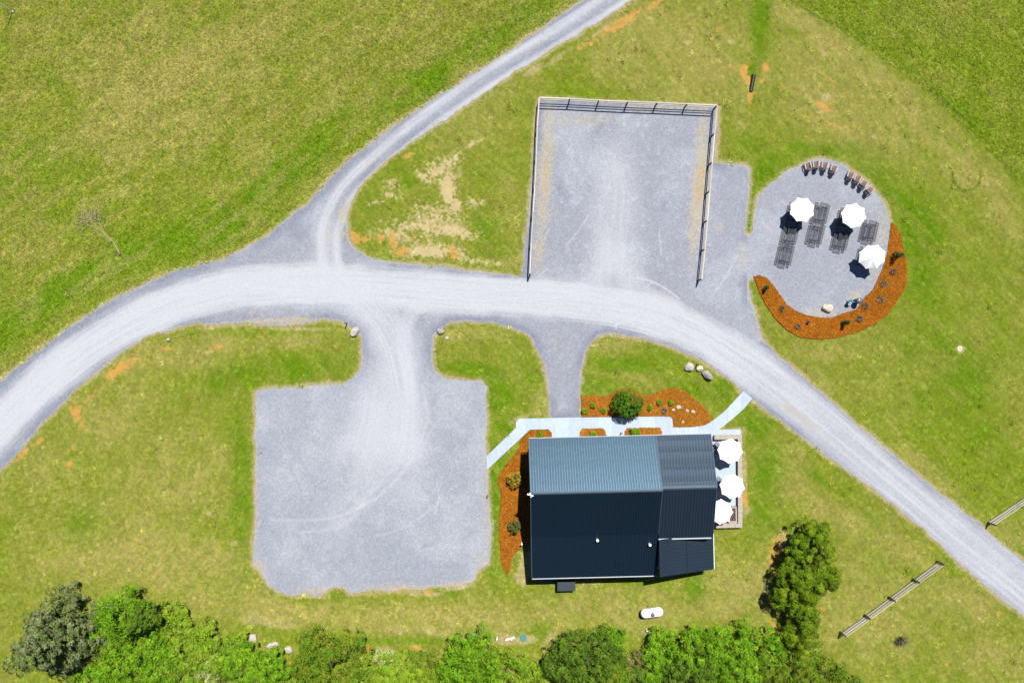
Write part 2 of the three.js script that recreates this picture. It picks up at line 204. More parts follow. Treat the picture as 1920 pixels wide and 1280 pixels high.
const CLAY = [
  [225, 690, 42, 10, -36, 1.0], [140, 772, 12, 16, -30, 1.0], [150, 795, 6, 12, 0, 0.6], [75, 825, 12, 6, -45, 0.8], [135, 840, 8, 6, 0, 0.7], [130, 868, 10, 8, -30, 0.7], [40, 850, 30, 7, -40, 0.6], [170, 740, 60, 8, -40, 0.4], [488, 630, 8, 4, 0, 0.95], [405, 650, 18, 6, -10, 0.75], [310, 652, 18, 6, 0, 0.55],
  [1394, 132, 8, 16, 5, 1.2], [1402, 150, 6, 12, -20, 1.1], [1436, 127, 8, 12, 10, 1.0], [1428, 150, 6, 6, 0, 0.8], [1407, 178, 6, 16, 4, 1.25], [1404, 205, 4, 14, 5, 0.5], [1350, 52, 10, 5, 0, 0.7], [1370, 122, 8, 5, 0, 0.6], [1545, 200, 22, 8, 35, 0.8], [1560, 155, 18, 8, 60, 0.5], [1470, 165, 8, 6, 0, 0.5], [1570, 235, 60, 12, 15, 0.4], [1510, 255, 8, 4, 0, 0.5], [1165, 42, 46, 9, -32, 0.95], [1230, 5, 40, 7, -35, 0.7], [1100, 82, 30, 7, -32, 0.6], [1235, 108, 5, 6, 0, 0.7],
  [665, 442, 18, 10, 60, 1.0], [682, 447, 14, 7, 0, 0.8], [712, 445, 7, 12, -20, 0.9], [735, 452, 7, 20, -10, 0.9], [755, 470, 16, 8, -20, 0.9], [850, 475, 10, 16, 0, 0.95], [775, 440, 10, 6, 0, 0.7], [650, 440, 5, 14, 0, 0.6], [765, 290, 14, 6, -30, 0.7], [995, 440, 4, 100, 5, 0.6], [1312, 515, 4, 16, 0, 0.9], [1398, 935, 6, 14, 0, 1.1], [1455, 1035, 16, 34, 10, 0.85], [1530, 1000, 14, 8, 0, 0.6], [1540, 1140, 10, 8, 0, 0.8], [1450, 1170, 8, 24, -15, 0.6], [805, 1109, 9, 5, 0, 1.2], [735, 1107, 18, 5, 0, 0.9], [1870, 1150, 10, 8, 0, 0.5], [1775, 1245, 6, 5, 0, 0.7], [1700, 1040, 5, 5, 0, 0.6], [175, 1238, 22, 12, -10, 0.9], [160, 1195, 8, 10, 0, 0.8], [545, 1250, 12, 16, 0, 0.6], [780, 1215, 12, 8, 0, 0.8], [690, 1213, 12, 8, 0, 0.7], [1330, 1240, 12, 10, 0, 0.6], [1150, 1225, 16, 14, 0, 0.5], [475, 1058, 8, 8, 0, 0.7], [1280, 655, 60, 3, 18, 0.4],
];
const WEED = [ // thin lines of longer dark grass
  [1800, 215, 170, 5, 41, 0.6], [1880, 310, 80, 5, 52, 0.6], [1560, 45, 110, 5, 27, 0.55], [120, 590, 150, 4, -33, 0.6], [60, 630, 90, 3, -38, 0.5], [345, 629, 34, 1.6, -13, 1.2], [470, 612, 100, 1.2, -1, 0.8], [640, 612, 22, 1.5, 2, 1.0], [30, 1160, 60, 5, -38, 0.5],
  [1450, 985, 24, 16, 4, 0.45], [640, 270, 60, 6, -42, 0.5], [1480, 690, 3, 3, 0, 0.2], [740, 235, 60, 5, -36, 0.4],
];
function stamp(list, soft = 1) {
  const f = new Float32Array(TW * TH);
  for (const [cx, cy, rx, ry, deg, amt] of list) {
    const c = Math.cos(deg * Math.PI / 180), s = Math.sin(deg * Math.PI / 180), R = Math.max(rx, ry) * 1.7;
    const i0 = clamp(Math.floor((cx - R - PX0) / U), 0, TW), i1 = clamp(Math.ceil((cx + R - PX0) / U), 0, TW), j0 = clamp(Math.floor((cy - R - PY0) / U), 0, TH), j1 = clamp(Math.ceil((cy + R - PY0) / U), 0, TH);
    for (let j = j0; j < j1; j++) for (let i = i0; i < i1; i++) {
      const x = PX0 + i * U - cx, y = PY0 + j * U - cy, a = (x * c + y * s) / rx, b = (-x * s + y * c) / ry, q = a * a + b * b;
      if (q < 2.6) { const w = amt * Math.exp(-q * 1.3 * soft); const k = j * TW + i; if (w > f[k]) f[k] = w + f[k] * 0.25; else f[k] += w * 0.25; }
    }
  }
  return f;
}
const fL = stamp(LUSH, 0.8), fD = stamp(DRY, 0.8), fT = stamp(STRAW), fN = stamp(SAND), fC = stamp(CLAY), fW = stamp(WEED);
for (let a = -0.35; a < 3.4; a += 0.02) { const k = Math.floor((330 + Math.sin(a) * 27 - PY0) / U) * TW + Math.floor((1813 + Math.cos(a) * 26 - PX0) / U); for (let q = -4; q <= 4; q++) for (let w = -4; w <= 4; w++) fW[k + q * TW + w] = Math.max(fW[k + q * TW + w], 0.75 * Math.exp(-(q * q + w * w) / 7)); }
const K = 1 / 2.95;                                            // picture brightness to base colour
const col = (r, g, b) => [lin(r) * K, lin(g) * K, lin(b) * K];
const cOlive = col(155, 160, 66), cGreen = col(134, 157, 34), cLush = col(106, 148, 14), cDry = col(184, 174, 96), cStraw = col(212, 194, 136), cSand = col(236, 214, 158), cClay = col(242, 186, 98), cWeed = col(88, 114, 20), cGrit = col(200, 196, 190);
const arcPts = [[1420, -60], [1460, -8], [1540, 32], [1620, 82], [1700, 142], [1780, 212], [1850, 278], [1930, 352], [2000, 440]];
function beyondArc(x, y) { for (let i = 0; i < arcPts.length - 1; i++) { const a = arcPts[i], b = arcPts[i + 1]; if (x >= a[0] && x < b[0]) return y < lerp(a[1], b[1], (x - a[0]) / (b[0] - a[0])); } return x >= 2000 && y < 440; }
const inField = (x, y) => { // the unmown field up and left of the road and track
  if (x < 440) return y < 712 - 0.66 * x + 0.00035 * x * x; if (x < 620) return y < 474 - (x - 440) * 0.75; return x < 1180 && y < 340 - (x - 612) * 0.72; };
const bare = new Float32Array(TW * TH);                       // how bare the soil is
const groundData = new Uint8Array(TW * TH * 4);
const srgb8 = (v) => { v = clamp(v); return Math.round(255 * (v <= 0.0031308 ? v * 12.92 : 1.055 * Math.pow(v, 1 / 2.4) - 0.055)); };
for (let j = 0; j < TH; j++) for (let i = 0; i < TW; i++) {
  const k = j * TW + i, x = PX0 + i * U, y = PY0 + j * U;
  const n1 = fbm(x / 130, y / 130, 4), n2 = fbm(x / 34 + 40, y / 34, 4), n3 = fbm(x / 7 + 11, y / 7, 3), n4 = vn(x / 1.9, y / 1.9 + 70);
  const field = inField(x, y), outer = beyondArc(x, y);
  // grain of the mowing, different in the field, the outer meadow and the lawns
  let sx, sy; if (field) { sx = (x * 0.82 - y * 0.57) / 26; sy = (x * 0.57 + y * 0.82) / 4.5; } else if (x < 480 && y > 640) { sx = Math.atan2(y - 640, x + 50) * 30; sy = Math.hypot(x + 50, y - 640) / 5; } else { sx = (x * 0.7 + y * 0.7) / 26; sy = (x * -0.7 + y * 0.7) / 5; }
  const st = fbm(sx, sy, 2);
  let g = sst(0.3, 0.75, n1 * 0.55 + n2 * 0.45 + (outer ? 0.06 : 0) + (field ? -0.08 : 0) + (x > 1500 ? 0.04 : 0));
  const c = [0, 1, 2].map((q) => lerp(cOlive[q], cGreen[q], g));
  const mixTo = (t, w) => { w = clamp(w); if (w > 0) for (let q = 0; q < 3; q++) c[q] = lerp(c[q], t[q], w); };
  const brk = (n2 - 0.5) * 1.05 + (n3 - 0.5) * 0.55;
  mixTo(cDry, sst(0.1, 0.8, fD[k] + brk * 0.7 + (field ? 0 : 0.1)) * 0.9);
  mixTo(cLush, sst(0.15, 0.85, fL[k] + brk * 0.55) * 0.92);
  mixTo(cDry, sst(0.5, 0.8, n3 * 0.4 + st * 0.6) * 0.3);
  { const s2 = fbm(sx / 2.2 + 7, sy / 3.5, 2); mixTo(field ? cDry : cOlive, sst(0.5, 0.75, s2) * 0.4); mixTo(cGreen, sst(0.5, 0.25, s2) * 0.35); }
  mixTo(cGreen, sst(0.5, 0.75, fbm(x / 15 + 3, y / 15 + 60, 3)) * 0.25);
  mixTo(cWeed, sst(0.25, 0.8, fW[k] + brk * 0.4) * 0.75);
  const tuftGap = sst(0.55, 0.75, fbm(x / 4.5 + 5, y / 4.5 + 5, 2));
  let t = sst(0.3, 0.75, fT[k] + brk * 0.75), nf = fbm(x / 4.2 + 21, y / 4.2, 3), s_ = sst(0.2, 0.85, fN[k] + (nf - 0.5) * 1.25 + (n4 - 0.5) * 0.35 + 0.06), cl = sst(0.3, 0.78, fC[k] + (nf - 0.5) * 1.0 + (n2 - 0.5) * 0.3 + 0.1);
  if (fN[k] < 0.06) s_ = 0; if (fC[k] < 0.06) cl = 0; if (fT[k] < 0.04) t = 0;
  mixTo(cStraw, t * (0.8 - 0.3 * tuftGap)); mixTo(cSand, s_); mixTo(cClay, cl * (0.75 + 0.5 * (n3 - 0.3)));
  const edge = dOut[k]; let eb = 0;                            // spilled grit and thin soil beside the gravel
  if (edge < 12 && edge > 0) { eb = sst(7.5, 1.0, edge + (n3 - 0.5) * 7 + (n2 - 0.5) * 9); mixTo(cStraw, eb * 0.85); mixTo(cGrit, sst(0.6, 0.75, n4) * sst(9, 0, edge) * 0.6); }
  bare[k] = clamp(Math.max(t * 0.55, s_, cl, eb * 0.9));
  const v = (0.8 + 0.4 * n4) * (0.9 + 0.2 * st) * (0.9 + 0.2 * n3);
  const wv = lerp(v, 1, bare[k] * 0.5);
  groundData[k * 4] = srgb8(c[0] * wv); groundData[k * 4 + 1] = srgb8(c[1] * wv); groundData[k * 4 + 2] = srgb8(c[2] * wv); groundData[k * 4 + 3] = 255;
}
function mapOf(data, w = TW, h = TH, srgb = true) { const t = new THREE.DataTexture(data, w, h, THREE.RGBAFormat); t.magFilter = THREE.LinearFilter; t.minFilter = THREE.LinearMipmapLinearFilter; t.generateMipmaps = true; if (srgb) t.colorSpace = THREE.SRGBColorSpace; t.needsUpdate = true; return t; }
// gravel: lines the wheels follow, [points, half width, whiteness, streaks]
const TRACKS = [
  [[[-190, 960], [-60, 850], [0, 795], [60, 735], [130, 677], [200, 630], [280, 588], [360, 558], [440, 540], [520, 534], [600, 533], [680, 536], [760, 542], [850, 548], [950, 553], [1050, 560], [1150, 572], [1230, 590], [1300, 620], [1370, 662], [1450, 718], [1550, 797], [1650, 882], [1750, 965], [1850, 1046], [1920, 1102], [2110, 1260]], 37, 1.0],
  [[[480, 532], [560, 528], [630, 540], [680, 565], [715, 600], [738, 645], [752, 700], [760, 760], [755, 830], [730, 900]], 36, 0.78],
  [[[820, 545], [770, 590], [757, 640], [765, 700], [770, 770]], 14, 0.6],
  [[[1140, 575], [1148, 500], [1150, 430], [1155, 350], [1140, 280], [1115, 240]], 44, 0.5],
  [[[1060, 560], [1110, 530], [1140, 480], [1145, 420]], 22, 0.4], [[[1270, 610], [1210, 560], [1170, 500], [1150, 440]], 24, 0.4],
  [[[650, 540], [625, 495], [617, 450], [622, 410], [640, 370], [672, 330], [722, 285], [782, 236], [842, 192], [902, 150], [962, 112], [1022, 76], [1082, 38], [1140, 0], [1330, -130]].map(([x, y]) => [x + 13, y + 15]), 8, 0.75],
  [[[630, 540], [600, 495], [594, 450], [600, 410], [622, 362], [652, 325], [702, 280], [762, 228], [822, 184], [882, 142], [942, 104], [1002, 68], [1062, 30], [1120, -8], [1310, -138]].map(([x, y]) => [x + 7, y + 4]), 8, 0.7],
  [[[600, 540], [612, 480], [612, 430], [625, 385]], 26, 0.5], [[[740, 500], [690, 490], [650, 520]], 12, 0.3],
  [[[700, 700], [690, 790], [668, 850], [640, 910]], 46, 0.55], [[[720, 660], [700, 760], [690, 880]], 30, 0.5], [[[760, 700], [720, 850], [640, 960], [560, 1000]], 40, 0.35], [[[770, 740], [780, 860], [740, 980]], 30, 0.25], [[[640, 830], [680, 830]], 30, 0.4], [[[540, 1095], [560, 1090]], 26, 0.45],
  [[[1190, 520], [1225, 528], [1262, 550], [1275, 562]], 2, 0.6], [[[1262, 555], [1200, 590], [1150, 610]], 1.6, 0.5], [[[1210, 540], [1225, 525]], 1.5, 0.6], [[[1180, 500], [1185, 620]], 2.2, 0.45], [[[1155, 600], [1155, 620]], 3, 0.5],
  [[[790, 720], [800, 790], [770, 860], [720, 920], [640, 965], [560, 975], [500, 972]], 3.5, 0.3], [[[760, 800], [740, 870], [690, 930], [640, 985], [560, 998]], 4, 0.28], [[[818, 900], [822, 930], [815, 965]], 1.5, 0.5], [[[700, 1003], [740, 995], [800, 960], [830, 930]], 3, 0.25], [[[800, 700], [806, 790], [860, 795]], 4, 0.25], [[[690, 935], [660, 955]], 8, 0.4],
  [[[1060, 460], [1085, 430], [1105, 400]], 1.6, 0.4], [[[1240, 480], [1235, 430]], 2, 0.35], [[[1005, 520], [1030, 500]], 2, 0.4], [[[1330, 560], [1360, 520], [1385, 470]], 3, 0.25],
];
const MOTTLE = [[1130, 240, 60, 20, 0, -0.3], [1060, 370, 40, 40, 0, -0.3], [1260, 380, 60, 70, 0, -0.25], [1100, 300, 90, 60, 0, -0.15], [555, 430, 40, 50, -40, -0.35], [480, 475, 60, 16, -30, -0.25], [1300, 470, 60, 50, 0, -0.1], [797, 1022, 5, 4, 0, -1.5], [1100, 380, 25, 30, 0, -0.15], [1240, 300, 40, 60, 20, -0.2]];
const TAN = [[1022, 330, 16, 170, 4, 1.0], [1080, 225, 90, 16, 2, 0.55], [1312, 350, 20, 120, 6, 1.05], [1316, 240, 14, 60, 4, 0.7], [1300, 440, 12, 60, 6, 0.7], [1010, 470, 12, 40, 4, 0.75], [1350, 425, 12, 10, 0, 0.7], [1240, 200, 100, 8, 2, 0.6], [1655, 430, 14, 60, 0, 0.6], [1640, 510, 14, 30, 30, 0.5], [1545, 585, 50, 12, 0, 0.8], [1600, 560, 20, 14, -40, 0.8], [1390, 480, 16, 40, 0, 0.4], [1260, 560, 40, 20, 30, 0.25], [1500, 780, 60, 8, 42, 0.7], [1480, 768, 16, 6, 40, 0.8], [1640, 830, 80, 6, 42, 0.5], [640, 400, 7, 40, 6, 0.8], [615, 430, 14, 60, 0, 0.4], [690, 310, 40, 8, -42, 0.35], [525, 600, 90, 8, -2, 0.9], [470, 600, 30, 8, 0, 0.6], [650, 395, 5, 30, 0, 0.7], [560, 600, 24, 5, -20, 1.1], [470, 585, 6, 14, 10, 0.6], [640, 440, 6, 14, 0, 0.9], [800, 480, 60, 12, 0, 0.8], [850, 1095, 50, 8, -8, 1.0], [760, 1102, 80, 8, 2, 1.0], [600, 1106, 50, 8, 0, 0.8], [485, 1060, 16, 10, 30, 0.9], [910, 950, 8, 120, 0, 0.55], [480, 960, 5, 110, 0, 0.6], [905, 1050, 24, 16, 0, 0.5], [1042, 645, 20, 30, 0, 0.25], [690, 820, 40, 60, 0, 0.2], [1440, 590, 20, 50, 20, 0.3], [1000, 90, 20, 6, -30, 0.4], [700, 575, 24, 6, 10, 0.3]];
const fM = stamp(MOTTLE.map((m) => [...m.slice(0, 5), -m[5]])), fTan = stamp(TAN);
const white = new Float32Array(TW * TH);
TRACKS.forEach(([pts, hw, amt], idx) => {
  const c = smooth(pts, 10), best = new Map(), R = hw * 1.7 + 3; let s0 = 0;
  for (let n = 0; n < c.length - 1; n++) {
    const [ax, ay] = c[n], [bx, by] = c[n + 1], L = Math.hypot(bx - ax, by - ay) || 1e-6, ux = (bx - ax) / L, uy = (by - ay) / L;
    const i0 = clamp(Math.floor((Math.min(ax, bx) - R - PX0) / U), 0, TW), i1 = clamp(Math.ceil((Math.max(ax, bx) + R - PX0) / U), 0, TW), j0 = clamp(Math.floor((Math.min(ay, by) - R - PY0) / U), 0, TH), j1 = clamp(Math.ceil((Math.max(ay, by) + R - PY0) / U), 0, TH);
    for (let j = j0; j < j1; j++) for (let i = i0; i < i1; i++) {
      const x = PX0 + i * U - ax, y = PY0 + j * U - ay, t = x * ux + y * uy; if (t < -1.5 || t > L + 1.5) continue;
      const d = -x * uy + y * ux; if (Math.abs(d) > R) continue;
      const k = j * TW + i, o = best.get(k); if (!o || Math.abs(d) < Math.abs(o[0])) best.set(k, [d, s0 + t]);
    }
    s0 += L;
  }
  for (const [k, [d, s]] of best) {
    const st = fbm(s / 90 + idx * 13, d / 3.2 + idx * 7, 3), wob = (fbm(s / 60, idx * 5 + 2, 2) - 0.5) * hw * 0.35;
    const across = sst(hw * (idx ? 1.5 : 1.28), hw * (idx ? 0.3 : 0.72), Math.abs(d) + wob + (st - 0.5) * hw * 0.5);
    const fadeEnd = sst(0, hw * 1.6, s) * sst(0, hw * 2.2, s0 - s);
    let w = across * amt * (idx ? 0.45 + 1.05 * st : 0.58 + 0.78 * st) * (idx ? fadeEnd : 1);
    if (idx === 0) { const late = sst(1550, 2000, s); w *= 1 - 0.22 * late - 0.28 * late * sst(0.35, 0.6, fbm(s / 240 + 3, d / 6 + 4, 2)); }
    white[k] = 1 - (1 - white[k]) * (1 - clamp(w));
  }
});
const gravelData = new Uint8Array(TW * TH * 4);
const cGrav = col(186, 190, 202), cPale = col(238, 241, 246), cDark = col(156, 162, 182), cTan = col(216, 207, 184), cOrange = col(232, 192, 136), cBlue = col(190, 196, 209);
for (let j = 0; j < TH; j++) for (let i = 0; i < TW; i++) {
  const k = j * TW + i, x = PX0 + i * U, y = PY0 + j * U; if (!gravelMask[k] && dOut[k] > 8) continue;
  const n1 = fbm(x / 60 + 9, y / 60, 4), n2 = fbm(x / 14, y / 14 + 30, 4), n3 = vn(x / 2.1, y / 2.1), n4 = HASH[(i * 7919 + j * 104729) & 65535];
  const inLot = x > 470 && x < 930 ? sst(640, 730, y) * sst(1140, 1100, y) : 0, lot = inLot > 0.5;
  const c = [0, 1, 2].map((q) => lerp(cGrav[q], cBlue[q], lerp(sst(0.4, 0.7, n1), 0.75, inLot)));
  const mixTo = (t, w) => { w = clamp(w); for (let q = 0; q < 3; q++) c[q] = lerp(c[q], t[q], w); };
  mixTo(cDark, sst(0.25, 0.9, fM[k] * 1.9 + (n2 - 0.5) * (x > 1000 && x < 1335 && y < 520 ? 1.1 : 0.4)) * 0.75);
  mixTo(cPale, (0.22 + 0.13 * inLot) * sst(0.35, 0.8, n1 * 0.7 + n2 * 0.3) + 0.3 * sst(0.55, 0.85, fbm(x / 9, y / 9, 4)) * (x > 1000 && x < 1335 && y < 520 ? 1 : 0.45));
  const loose = sst(26, 4, dIn[k]) * sst(0.2, 0.55, n1) * 0.8; mixTo(cDark, loose * (1 - white[k]) * (1 - inLot) * (x < 1400 || y > 640 ? 1 : 0));
  mixTo(cPale, white[k] * 0.93);
  const tn = sst(0.05, 0.95, fTan[k] + (n2 - 0.5) * 0.35 + (n3 - 0.5) * 0.35) * (fTan[k] > 0.04 ? 1 : 0); mixTo(cTan, tn * 0.85); mixTo(cOrange, sst(0.8, 1.1, fTan[k] + (n2 - 0.5) * 0.6) * 0.5);
  if (dIn[k] < 7) mixTo(cTan, sst(5, 0.5, dIn[k] + (n2 - 0.5) * 7) * 0.7);
  const grain = (0.86 + 0.28 * n3) * (0.9 + 0.2 * n4), wv = lerp(grain, 1, white[k] * 0.65);
  for (let q = 0; q < 3; q++) gravelData[k * 4 + q] = srgb8(c[q] * wv); gravelData[k * 4 + 3] = 255;
}
// small tiling relief maps
function tile(n, fn) { const d = new Uint8Array(n * n * 4); for (let j = 0; j < n; j++) for (let i = 0; i < n; i++) { const v = fn(i, j), k = (j * n + i) * 4; const a = Array.isArray(v) ? v : [v, v, v]; d[k] = a[0]; d[k + 1] = a[1]; d[k + 2] = a[2]; d[k + 3] = 255; } const t = mapOf(d, n, n, false); t.wrapS = t.wrapT = THREE.RepeatWrapping; return t; }
const wrapN = (i, j, n, f) => { const p = n / f; const xi = i / p, yi = j / p; const a = Math.floor(xi) % f, b = Math.floor(yi) % f, fx = xi - Math.floor(xi), fy = yi - Math.floor(yi); const h = (q, r) => HASH[((q % f) + (r % f) * 311 + f * 17) & 65535]; return lerp(lerp(h(a, b), h(a + 1, b), fx), lerp(h(a, b + 1), h(a + 1, b + 1), fx), fy); };
const gravelBump = tile(256, (i, j) => 255 * (0.5 * wrapN(i, j, 256, 128) + 0.3 * wrapN(i, j, 256, 64) + 0.2 * wrapN(i, j, 256, 16)));
const fineBump = tile(256, (i, j) => 255 * (0.6 * wrapN(i, j, 256, 64) + 0.4 * wrapN(i, j, 256, 128)));
const repeated = (t, r, s = r) => { const c = t.clone(); c.repeat.set(r, s); c.needsUpdate = true; return c; };

// ------------------------------------------------------------------ ground sheets
function sheet(poly, y) {                                      // flat sheet, uv over the mapped plan
  const tri = THREE.ShapeUtils.triangulateShape(poly.map(([a, b]) => new THREE.Vector2(a, b)), []), pos = [], uv = [], nor = [], idx = [];
  for (const [a, b] of poly) { pos.push(X(a), y, Z(b)); uv.push((a - PX0) / PW, (b - PY0) / PH); nor.push(0, 1, 0); }
  for (const t of tri) { const [p, q, r] = t.map((n) => poly[n]); (q[0] - p[0]) * (r[1] - p[1]) - (q[1] - p[1]) * (r[0] - p[0]) > 0 ? idx.push(t[0], t[2], t[1]) : idx.push(...t); }
  const g = new THREE.BufferGeometry(); g.setAttribute('position', new THREE.Float32BufferAttribute(pos, 3)); g.setAttribute('normal', new THREE.Float32BufferAttribute(nor, 3)); g.setAttribute('uv', new THREE.Float32BufferAttribute(uv, 2)); g.setIndex(idx); return g;
}
function slab(poly, y0, y1, uvs = 1) {                         // sheet with sides; uv in metres
  const top = sheet(poly, y1).toNonIndexed(), pos = [...top.attributes.position.array], nor = [...top.attributes.normal.array];
  for (let i = 0; i < poly.length; i++) { const a = poly[i], b = poly[(i + 1) % poly.length], A = [X(a[0]), Z(a[1])], B = [X(b[0]), Z(b[1])], L = Math.hypot(B[0] - A[0], B[1] - A[1]) || 1, n = [(B[1] - A[1]) / L, 0, -(B[0] - A[0]) / L];
    pos.push(A[0], y0, A[1], B[0], y0, B[1], B[0], y1, B[1], A[0], y0, A[1], B[0], y1, B[1], A[0], y1, A[1]); for (let q = 0; q < 6; q++) nor.push(...n); }
  const uv = []; for (let i = 0; i < pos.length; i += 3) uv.push(pos[i] * uvs + pos[i + 1], pos[i + 2] * uvs + pos[i + 1]);
  const g = new THREE.BufferGeometry(); g.setAttribute('position', new THREE.Float32BufferAttribute(pos, 3)); g.setAttribute('normal', new THREE.Float32BufferAttribute(nor, 3)); g.setAttribute('uv', new THREE.Float32BufferAttribute(uv, 2)); return g;
}
const groundMat = matte({ map: mapOf(groundData), bumpMap: repeated(fineBump, 60, 40), bumpScale: 0.03, side: THREE.DoubleSide });
structure('lawn', sheet([[PX0, PY0], [PX0 + PW, PY0], [PX0 + PW, PY0 + PH], [PX0, PY0 + PH]], 0), groundMat, 'olive and green mown lawn with bare patches of sand and orange clay', 'lawn');
{ // the meadow goes on around the mapped ground
  const t = tile(512, (i, j) => { const a = wrapN(i, j, 512, 8), b = wrapN(i, j, 512, 64), d = wrapN(i, j, 512, 256), w = clamp(a * 0.6 + b * 0.4), v = 0.8 + 0.4 * d; return [0, 1, 2].map((q) => srgb8(lerp(cOlive[q], cGreen[q], w) * v)); });
  t.colorSpace = THREE.SRGBColorSpace; t.repeat.set(40, 40);
  structure('meadow', new THREE.PlaneGeometry(900, 900).rotateX(-Math.PI / 2).translate(0, -0.03, 0), matte({ map: t }), 'green meadow stretching away around the lawn', 'meadow');
}
const gravelMat = matte({ map: mapOf(gravelData), bumpMap: repeated(gravelBump, 34, 23), bumpScale: 0.025, side: THREE.DoubleSide });
structure('gravel_road', sheet(P_.gravel_road, 0.014), gravelMat, 'pale gravel road curving across the site with white wheel tracks', 'road');
structure('gravel_track', sheet(P_.gravel_track, 0.014), gravelMat, 'narrow gravel track with two wheel ruts running to the upper edge', 'track');
structure('parking_lot', sheet(P_.parking_lot, 0.014), gravelMat, 'square grey gravel parking lot left of the dark roofed building', 'parking lot');
structure('parking_lot', sheet(P_.fenced_lot, 0.014), gravelMat, 'gravel parking lot framed by board fence on three sides', 'parking lot');
structure('gravel_patio', sheet(P_.gravel_patio, 0.014), gravelMat, 'round gravel patio with umbrellas and picnic tables', 'patio');

const concrete = new THREE.MeshStandardMaterial({ color: new THREE.Color().setRGB(0.235, 0.265, 0.305), roughness: 0.85, bumpMap: repeated(fineBump, 0.5), bumpScale: 0.004, side: THREE.DoubleSide });
{ const d = tile(256, (i, j) => { const v = 0.94 + 0.1 * (0.5 * wrapN(i, j, 256, 4) + 0.5 * wrapN(i, j, 256, 32)) - 0.05 * wrapN(i, j, 256, 128); return [v * 235, v * 238, v * 240]; }); d.colorSpace = THREE.SRGBColorSpace; d.repeat.set(0.12, 0.12); concrete.map = d; concrete.color.setRGB(0.33, 0.375, 0.43); }
const walk = structure('concrete_walk', slab(WALK, -0.05, 0.045), concrete, 'pale concrete walk angling past the front of the building to the road', 'walkway');

{ // poured panels with tooled joints between them
  const cut = (poly, nx, ny, o) => { const out = []; for (let i = 0; i < poly.length; i++) { const a = poly[i], b = poly[(i + 1) % poly.length], da = a[0] * nx + a[1] * ny - o, db = b[0] * nx + b[1] * ny - o; if (da <= 0) out.push(a); if (da * db < 0) { const t = da / (da - db); out.push([lerp(a[0], b[0], t), lerp(a[1], b[1], t)]); } } return out; };
  const tones = [0.96, 1.0, 1.05].map((v) => { const m = concrete.clone(); m.color.multiplyScalar(v); return m; });
  for (let x = 905, i = 0; x < 1415; x += 27, i++) { const p = cut(cut(WALK, 1, 0, x + 27 - 0.25), -1, 0, -x - 0.25); if (p.length > 2) part('walk_panel', slab(p, 0.03, 0.066), tones[(i * 7) % 3], walk); }
}
const mulchMap = tile(512, (i, j) => { const a = wrapN(i, j, 512, 256), b = wrapN(i, j, 512, 128), c = wrapN(i, j, 512, 24), v = 0.45 + 0.65 * a * 0.6 + 0.4 * b * 0.5 + 0.25 * c; return [v * 132, v * 74, v * 12]; });
mulchMap.colorSpace = THREE.SRGBColorSpace; mulchMap.repeat.set(0.14, 0.14);
const mulchMat = matte({ map: mulchMap, bumpMap: repeated(fineBump, 0.25), bumpScale: 0.04, side: THREE.DoubleSide });
const bedLabels = { patio: ['orange mulch bed curving round the lower right of the round patio'], front: ['orange mulch bed with the large round shrub in front of the walk'], entry_a: ['small clipped-corner mulch bed under the eave with a yellow plant'], entry_b: ['small clipped-corner mulch bed under the eave with a green shrub'], side: ['orange mulch bed along the left end of the building'] };
for (const k in BEDS) structure('mulch_bed', slab(rough(BEDS[k], k.startsWith('entry') ? 0.15 : 0.7, 2.5), -0.03, k.startsWith('entry') ? 0.10 : 0.085), mulchMat, bedLabels[k][0], 'mulch bed');

// ------------------------------------------------------------------ scattered cover: grass, chips, pebbles
const at = (px, py) => { const i = Math.floor((px - PX0) / U), j = Math.floor((py - PY0) / U); return i < 0 || j < 0 || i >= TW || j >= TH ? -1 : j * TW + i; };
function scatter(name, geo, mat, count, place, label, category) {  // place(rng, matrix, color) -> true when put
  const m = new THREE.InstancedMesh(geo, mat, count), M = new THREE.Matrix4(), c = new THREE.Color(), r = mulberry(name.length * 977 + count); let n = 0;
  for (let i = 0; i < count * 4 && n < count; i++) if (place(r, M, c)) { m.setMatrixAt(n, M); m.setColorAt(n, c); n++; }
  m.count = n; m.name = numbered(name); m.castShadow = m.receiveShadow = true; tag(m, label, category, undefined, 'stuff'); scene.add(m); return m;
}
function tuft(blades, spread, tall, seed) {
  const r = mulberry(seed), pos = [], nor = [];
  for (let b = 0; b < blades; b++) {
    const a = r() * 6.283, d = Math.sqrt(r()) * spread, x = Math.cos(a) * d, z = Math.sin(a) * d, o = r() * 6.283, lean = (0.5 + r() * 0.9) * tall, w = tall * (0.16 + 0.12 * r()), h = tall * (0.6 + 0.5 * r());
    const ca = Math.cos(o), sa = Math.sin(o); const p = [[x - sa * w, 0, z + ca * w], [x + sa * w, 0, z - ca * w], [x + ca * lean, h, z + sa * lean]];
    const e1 = new THREE.Vector3(...p[1]).sub(new THREE.Vector3(...p[0])), e2 = new THREE.Vector3(...p[2]).sub(new THREE.Vector3(...p[0])), n = e1.cross(e2).normalize(); if (n.y < 0) { p.reverse(); n.negate(); } n.y += 0.35; n.normalize(); for (const q of p) { pos.push(...q); nor.push(n.x, n.y, n.z); }
  }
  const g = new THREE.BufferGeometry(); g.setAttribute('position', new THREE.Float32BufferAttribute(pos, 3)); g.setAttribute('normal', new THREE.Float32BufferAttribute(nor, 3)); return g;
}
const grassMat = matte({ color: 0xffffff });
const Q = new THREE.Quaternion(), UP = new THREE.Vector3(0, 1, 0), VP = new THREE.Vector3(), VS = new THREE.Vector3();
